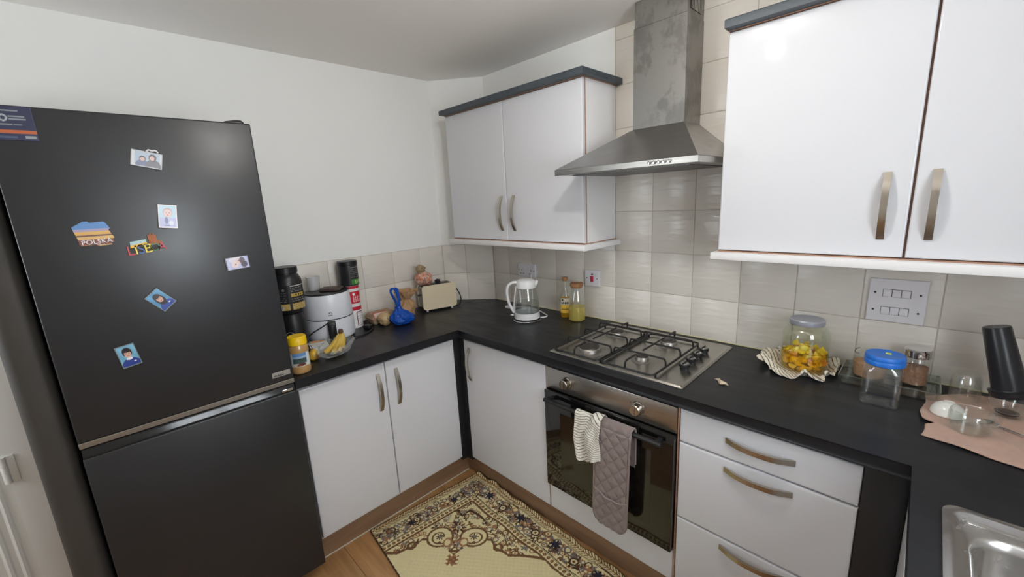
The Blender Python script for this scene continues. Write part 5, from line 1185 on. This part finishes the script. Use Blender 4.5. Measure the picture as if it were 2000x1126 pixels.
CRM, BRN, DBR, GRY, NVY, TAN = [np.array(c_, float) for c_ in ((216, 204, 158), (112, 82, 56), (78, 58, 44), (122, 116, 114), (50, 48, 58), (160, 116, 82))]
def rug_col(u, v):
    s, tt = rug_st(u, v); d2 = tt-t_edge(s); d = np.minimum(s, d2); per = np.where(s < d2, tt, s)
    k = np.tile(CRM, (len(u), 1)); k *= (0.97+0.05*RNG.random(len(u)))[:, None]
    A_ = (s+d2)/math.sqrt(2); B_ = (s-d2)/math.sqrt(2)+0.03
    rs = np.random.default_rng(11)
    ab = np.abs(B_)
    fx = np.array([0, .03, .055, .08, .11, .135, .16, .19, .22, .25, .30, .36, .42, .50, .7]); fy = np.array([.585, .575, .56, .563, .548, .515, .515, .565, .575, .60, .603, .612, .625, .63, .64])
    fa = np.interp(ab, fx, fy); inner = d > 0.178; spand = inner & (A_ < fa); field = inner & ~spand
    def stamp(cs, ct, r, kind, c1, c2, sel):
        m_ = sel & (np.abs(s-cs) < r*1.3) & (np.abs(d2-ct) < r*1.3); 
        if not m_.any(): return
        dx, dy = s[m_]-cs, d2[m_]-ct; rr_ = np.hypot(dx, dy); an = np.arctan2(dy, dx); kk = k[m_]
        if kind == 0:
            kk[rr_ < r*(0.75+0.25*np.cos(an*7))] = c1; kk[rr_ < r*0.35] = c2
        elif kind == 1:
            kk[(rr_ < r*(0.55+0.45*np.cos(an*3+cs*90)))] = c1
        elif kind == 2:
            kk[rr_ < r] = c1; kk[rr_ < r*0.62] = CRM; kk[rr_ < r*0.3] = c2
        else:
            kk[(np.abs(dx*math.cos(cs*70)+dy*math.sin(cs*70)) < r*0.85) & (np.abs(-dx*math.sin(cs*70)+dy*math.cos(cs*70)) < r*(0.32+0.2*np.cos(an*2)))] = c1
        k[m_] = kk
    bord = (d > 0.044) & (d < 0.138)
    # wandering stems in the border and the corner
    k[bord & (np.abs(d-0.091-0.028*np.sin(per*26)) < 0.0028)] = GRY
    k[spand & (np.abs(np.sin(A_*42+np.sin(B_*30)*1.4)) < 0.10)] = BRN
    n_b = 0
    for i in range(760):
        p_ = rs.random()*RL; q_ = 0.056+rs.random()*0.07
        cs, ct = (q_, p_*0.52) if i % 3 == 0 else (p_, q_)
        stamp(cs, ct, 0.010+0.009*rs.random(), int(rs.integers(0, 4)), (GRY, BRN, TAN, DBR, GRY*0.85)[int(rs.integers(0, 5))], (CRM, TAN)[int(rs.integers(0, 2))], bord)
    for p_ in np.arange(0.21, RL, 0.2345): stamp(p_, 0.082, 0.029, 0, NVY, NVY, bord)
    for p_ in np.arange(0.33, RL, 0.2345): stamp(p_, 0.090, 0.022, 2, DBR, BRN, bord)
    for p_ in (0.235, 0.48): stamp(0.10, p_, 0.022, 0, NVY, NVY, bord)
    for p_ in (0.35, 0.45): stamp(0.096, p_, 0.018, 2, DBR, BRN, bord)
    for i in range(620):
        cs, ct = 0.18+rs.random()*0.62, 0.18+rs.random()*0.48
        stamp(cs, ct, 0.009+0.009*rs.random(), int(rs.integers(0, 4)), (GRY, BRN, TAN, DBR)[int(rs.integers(0, 4))], (CRM, TAN)[int(rs.integers(0, 2))], spand)
    # scroll loops of the corner medallion
    for sg in (-1, 1):
        rr_ = np.hypot(B_-sg*0.078, (A_-0.497)*1.05); k[inner & (rr_ < 0.066)] = BRN; k[inner & (rr_ < 0.055)] = CRM
        an = np.arctan2(A_-0.497, sg*(B_-sg*0.078)); k[inner & (rr_ < 0.05) & (rr_ > 0.018) & (np.abs(rr_-0.018-0.034*(an+PI)/(2*PI)) < 0.004)] = BRN
        m_ = inner & (rr_ < 0.024); ang_ = np.arctan2(A_-0.497, B_-sg*0.078); k[m_ & (rr_ < 0.015+0.007*np.cos(ang_*8))] = DBR; k[inner & (rr_ < 0.007)] = GRY
        r3 = np.hypot(B_-sg*0.078, A_-0.533); k[inner & (r3 < 0.008+0.004*np.cos(ang_*5))] = BRN
        r4 = np.hypot(B_-sg*0.036, (A_-0.53)*0.7); k[inner & (r4 < 0.020)] = TAN; k[inner & (r4 < 0.013)] = CRM
    rr_ = np.hypot(B_, A_-0.435); ang_ = np.arctan2(A_-0.435, B_); k[inner & (rr_ < 0.026+0.012*np.cos(ang_*8))] = DBR; k[inner & (rr_ < 0.014)] = CRM; k[inner & (rr_ < 0.009)] = GRY
    q_ = np.abs(B_)+np.abs(A_-0.582); k[inner & (q_ < 0.026)] = BRN; k[inner & (q_ < 0.018)] = CRM; k[inner & (q_ < 0.009)] = TAN
    m_ = inner & (np.abs(B_) < 0.022+0.006*np.sin(A_*300)) & (np.abs(A_-0.635) < 0.026+0.006*np.sin(B_*280)); k[m_] = BRN*1.15; k[m_ & (np.sin(A_*260)*np.sin(B_*250) > 0.3)] = TAN
    # ogee near the border corner
    og = 0.385-0.10*np.clip(1-ab/0.12, 0, 1)**0.5+0.05*np.exp(-(ab/0.02)**2)
    k[inner & (ab < 0.13) & (np.abs(A_-og-0.02) < 0.008)] = DBR
    # spandrel outline
    k[inner & (np.abs(A_-fa) < 0.0075) & ((ab > 0.135) | (ab < 0.02))] = BRN
    for sg in (-1, 1):
        rr_ = np.hypot(B_-sg*0.20, A_-0.555); k[inner & (np.abs(rr_-0.018) < 0.006) & (A_ > 0.535)] = BRN
    # guard bands
    gb = (d > 0.142) & (d < 0.178); k[gb] = CRM; fr_ = np.mod(per, 0.024)-0.012
    k[gb & (np.hypot(fr_, d-0.158) < 0.0085)] = BRN; k[gb & (np.hypot(fr_, d-0.158) < 0.004)] = TAN
    k[(np.abs(d-0.140) < 0.0022) | (np.abs(d-0.146) < 0.0012)] = DBR; k[np.abs(d-0.176) < 0.0055] = BRN
    # outer braid
    br = d < 0.040; k[br] = CRM
    ph = np.mod(per/0.0155+np.abs(d-0.018)/0.012, 1.0); k[(d > 0.004) & (d < 0.032) & (ph < 0.42)] = BRN; k[(d > 0.015) & (d < 0.021) & (ph > 0.5)] = TAN
    k[np.abs(d-0.036) < 0.0016] = BRN; k[np.abs(d-0.041) < 0.0014] = DBR; k[d < 0.0045] = BRN
    k[(RW-tt) < 0.004] = DBR
    return k
RUGM = printed('woven rug', 0.95, 0.1, (700, 0.35))
rug = sheet('rug', 560, 290, rug_pos, rug_col, RUGM, None, 0.006, offset=-1.0)
tag(rug, 'cream and brown patterned rug with floral border in front of the oven', 'rug')
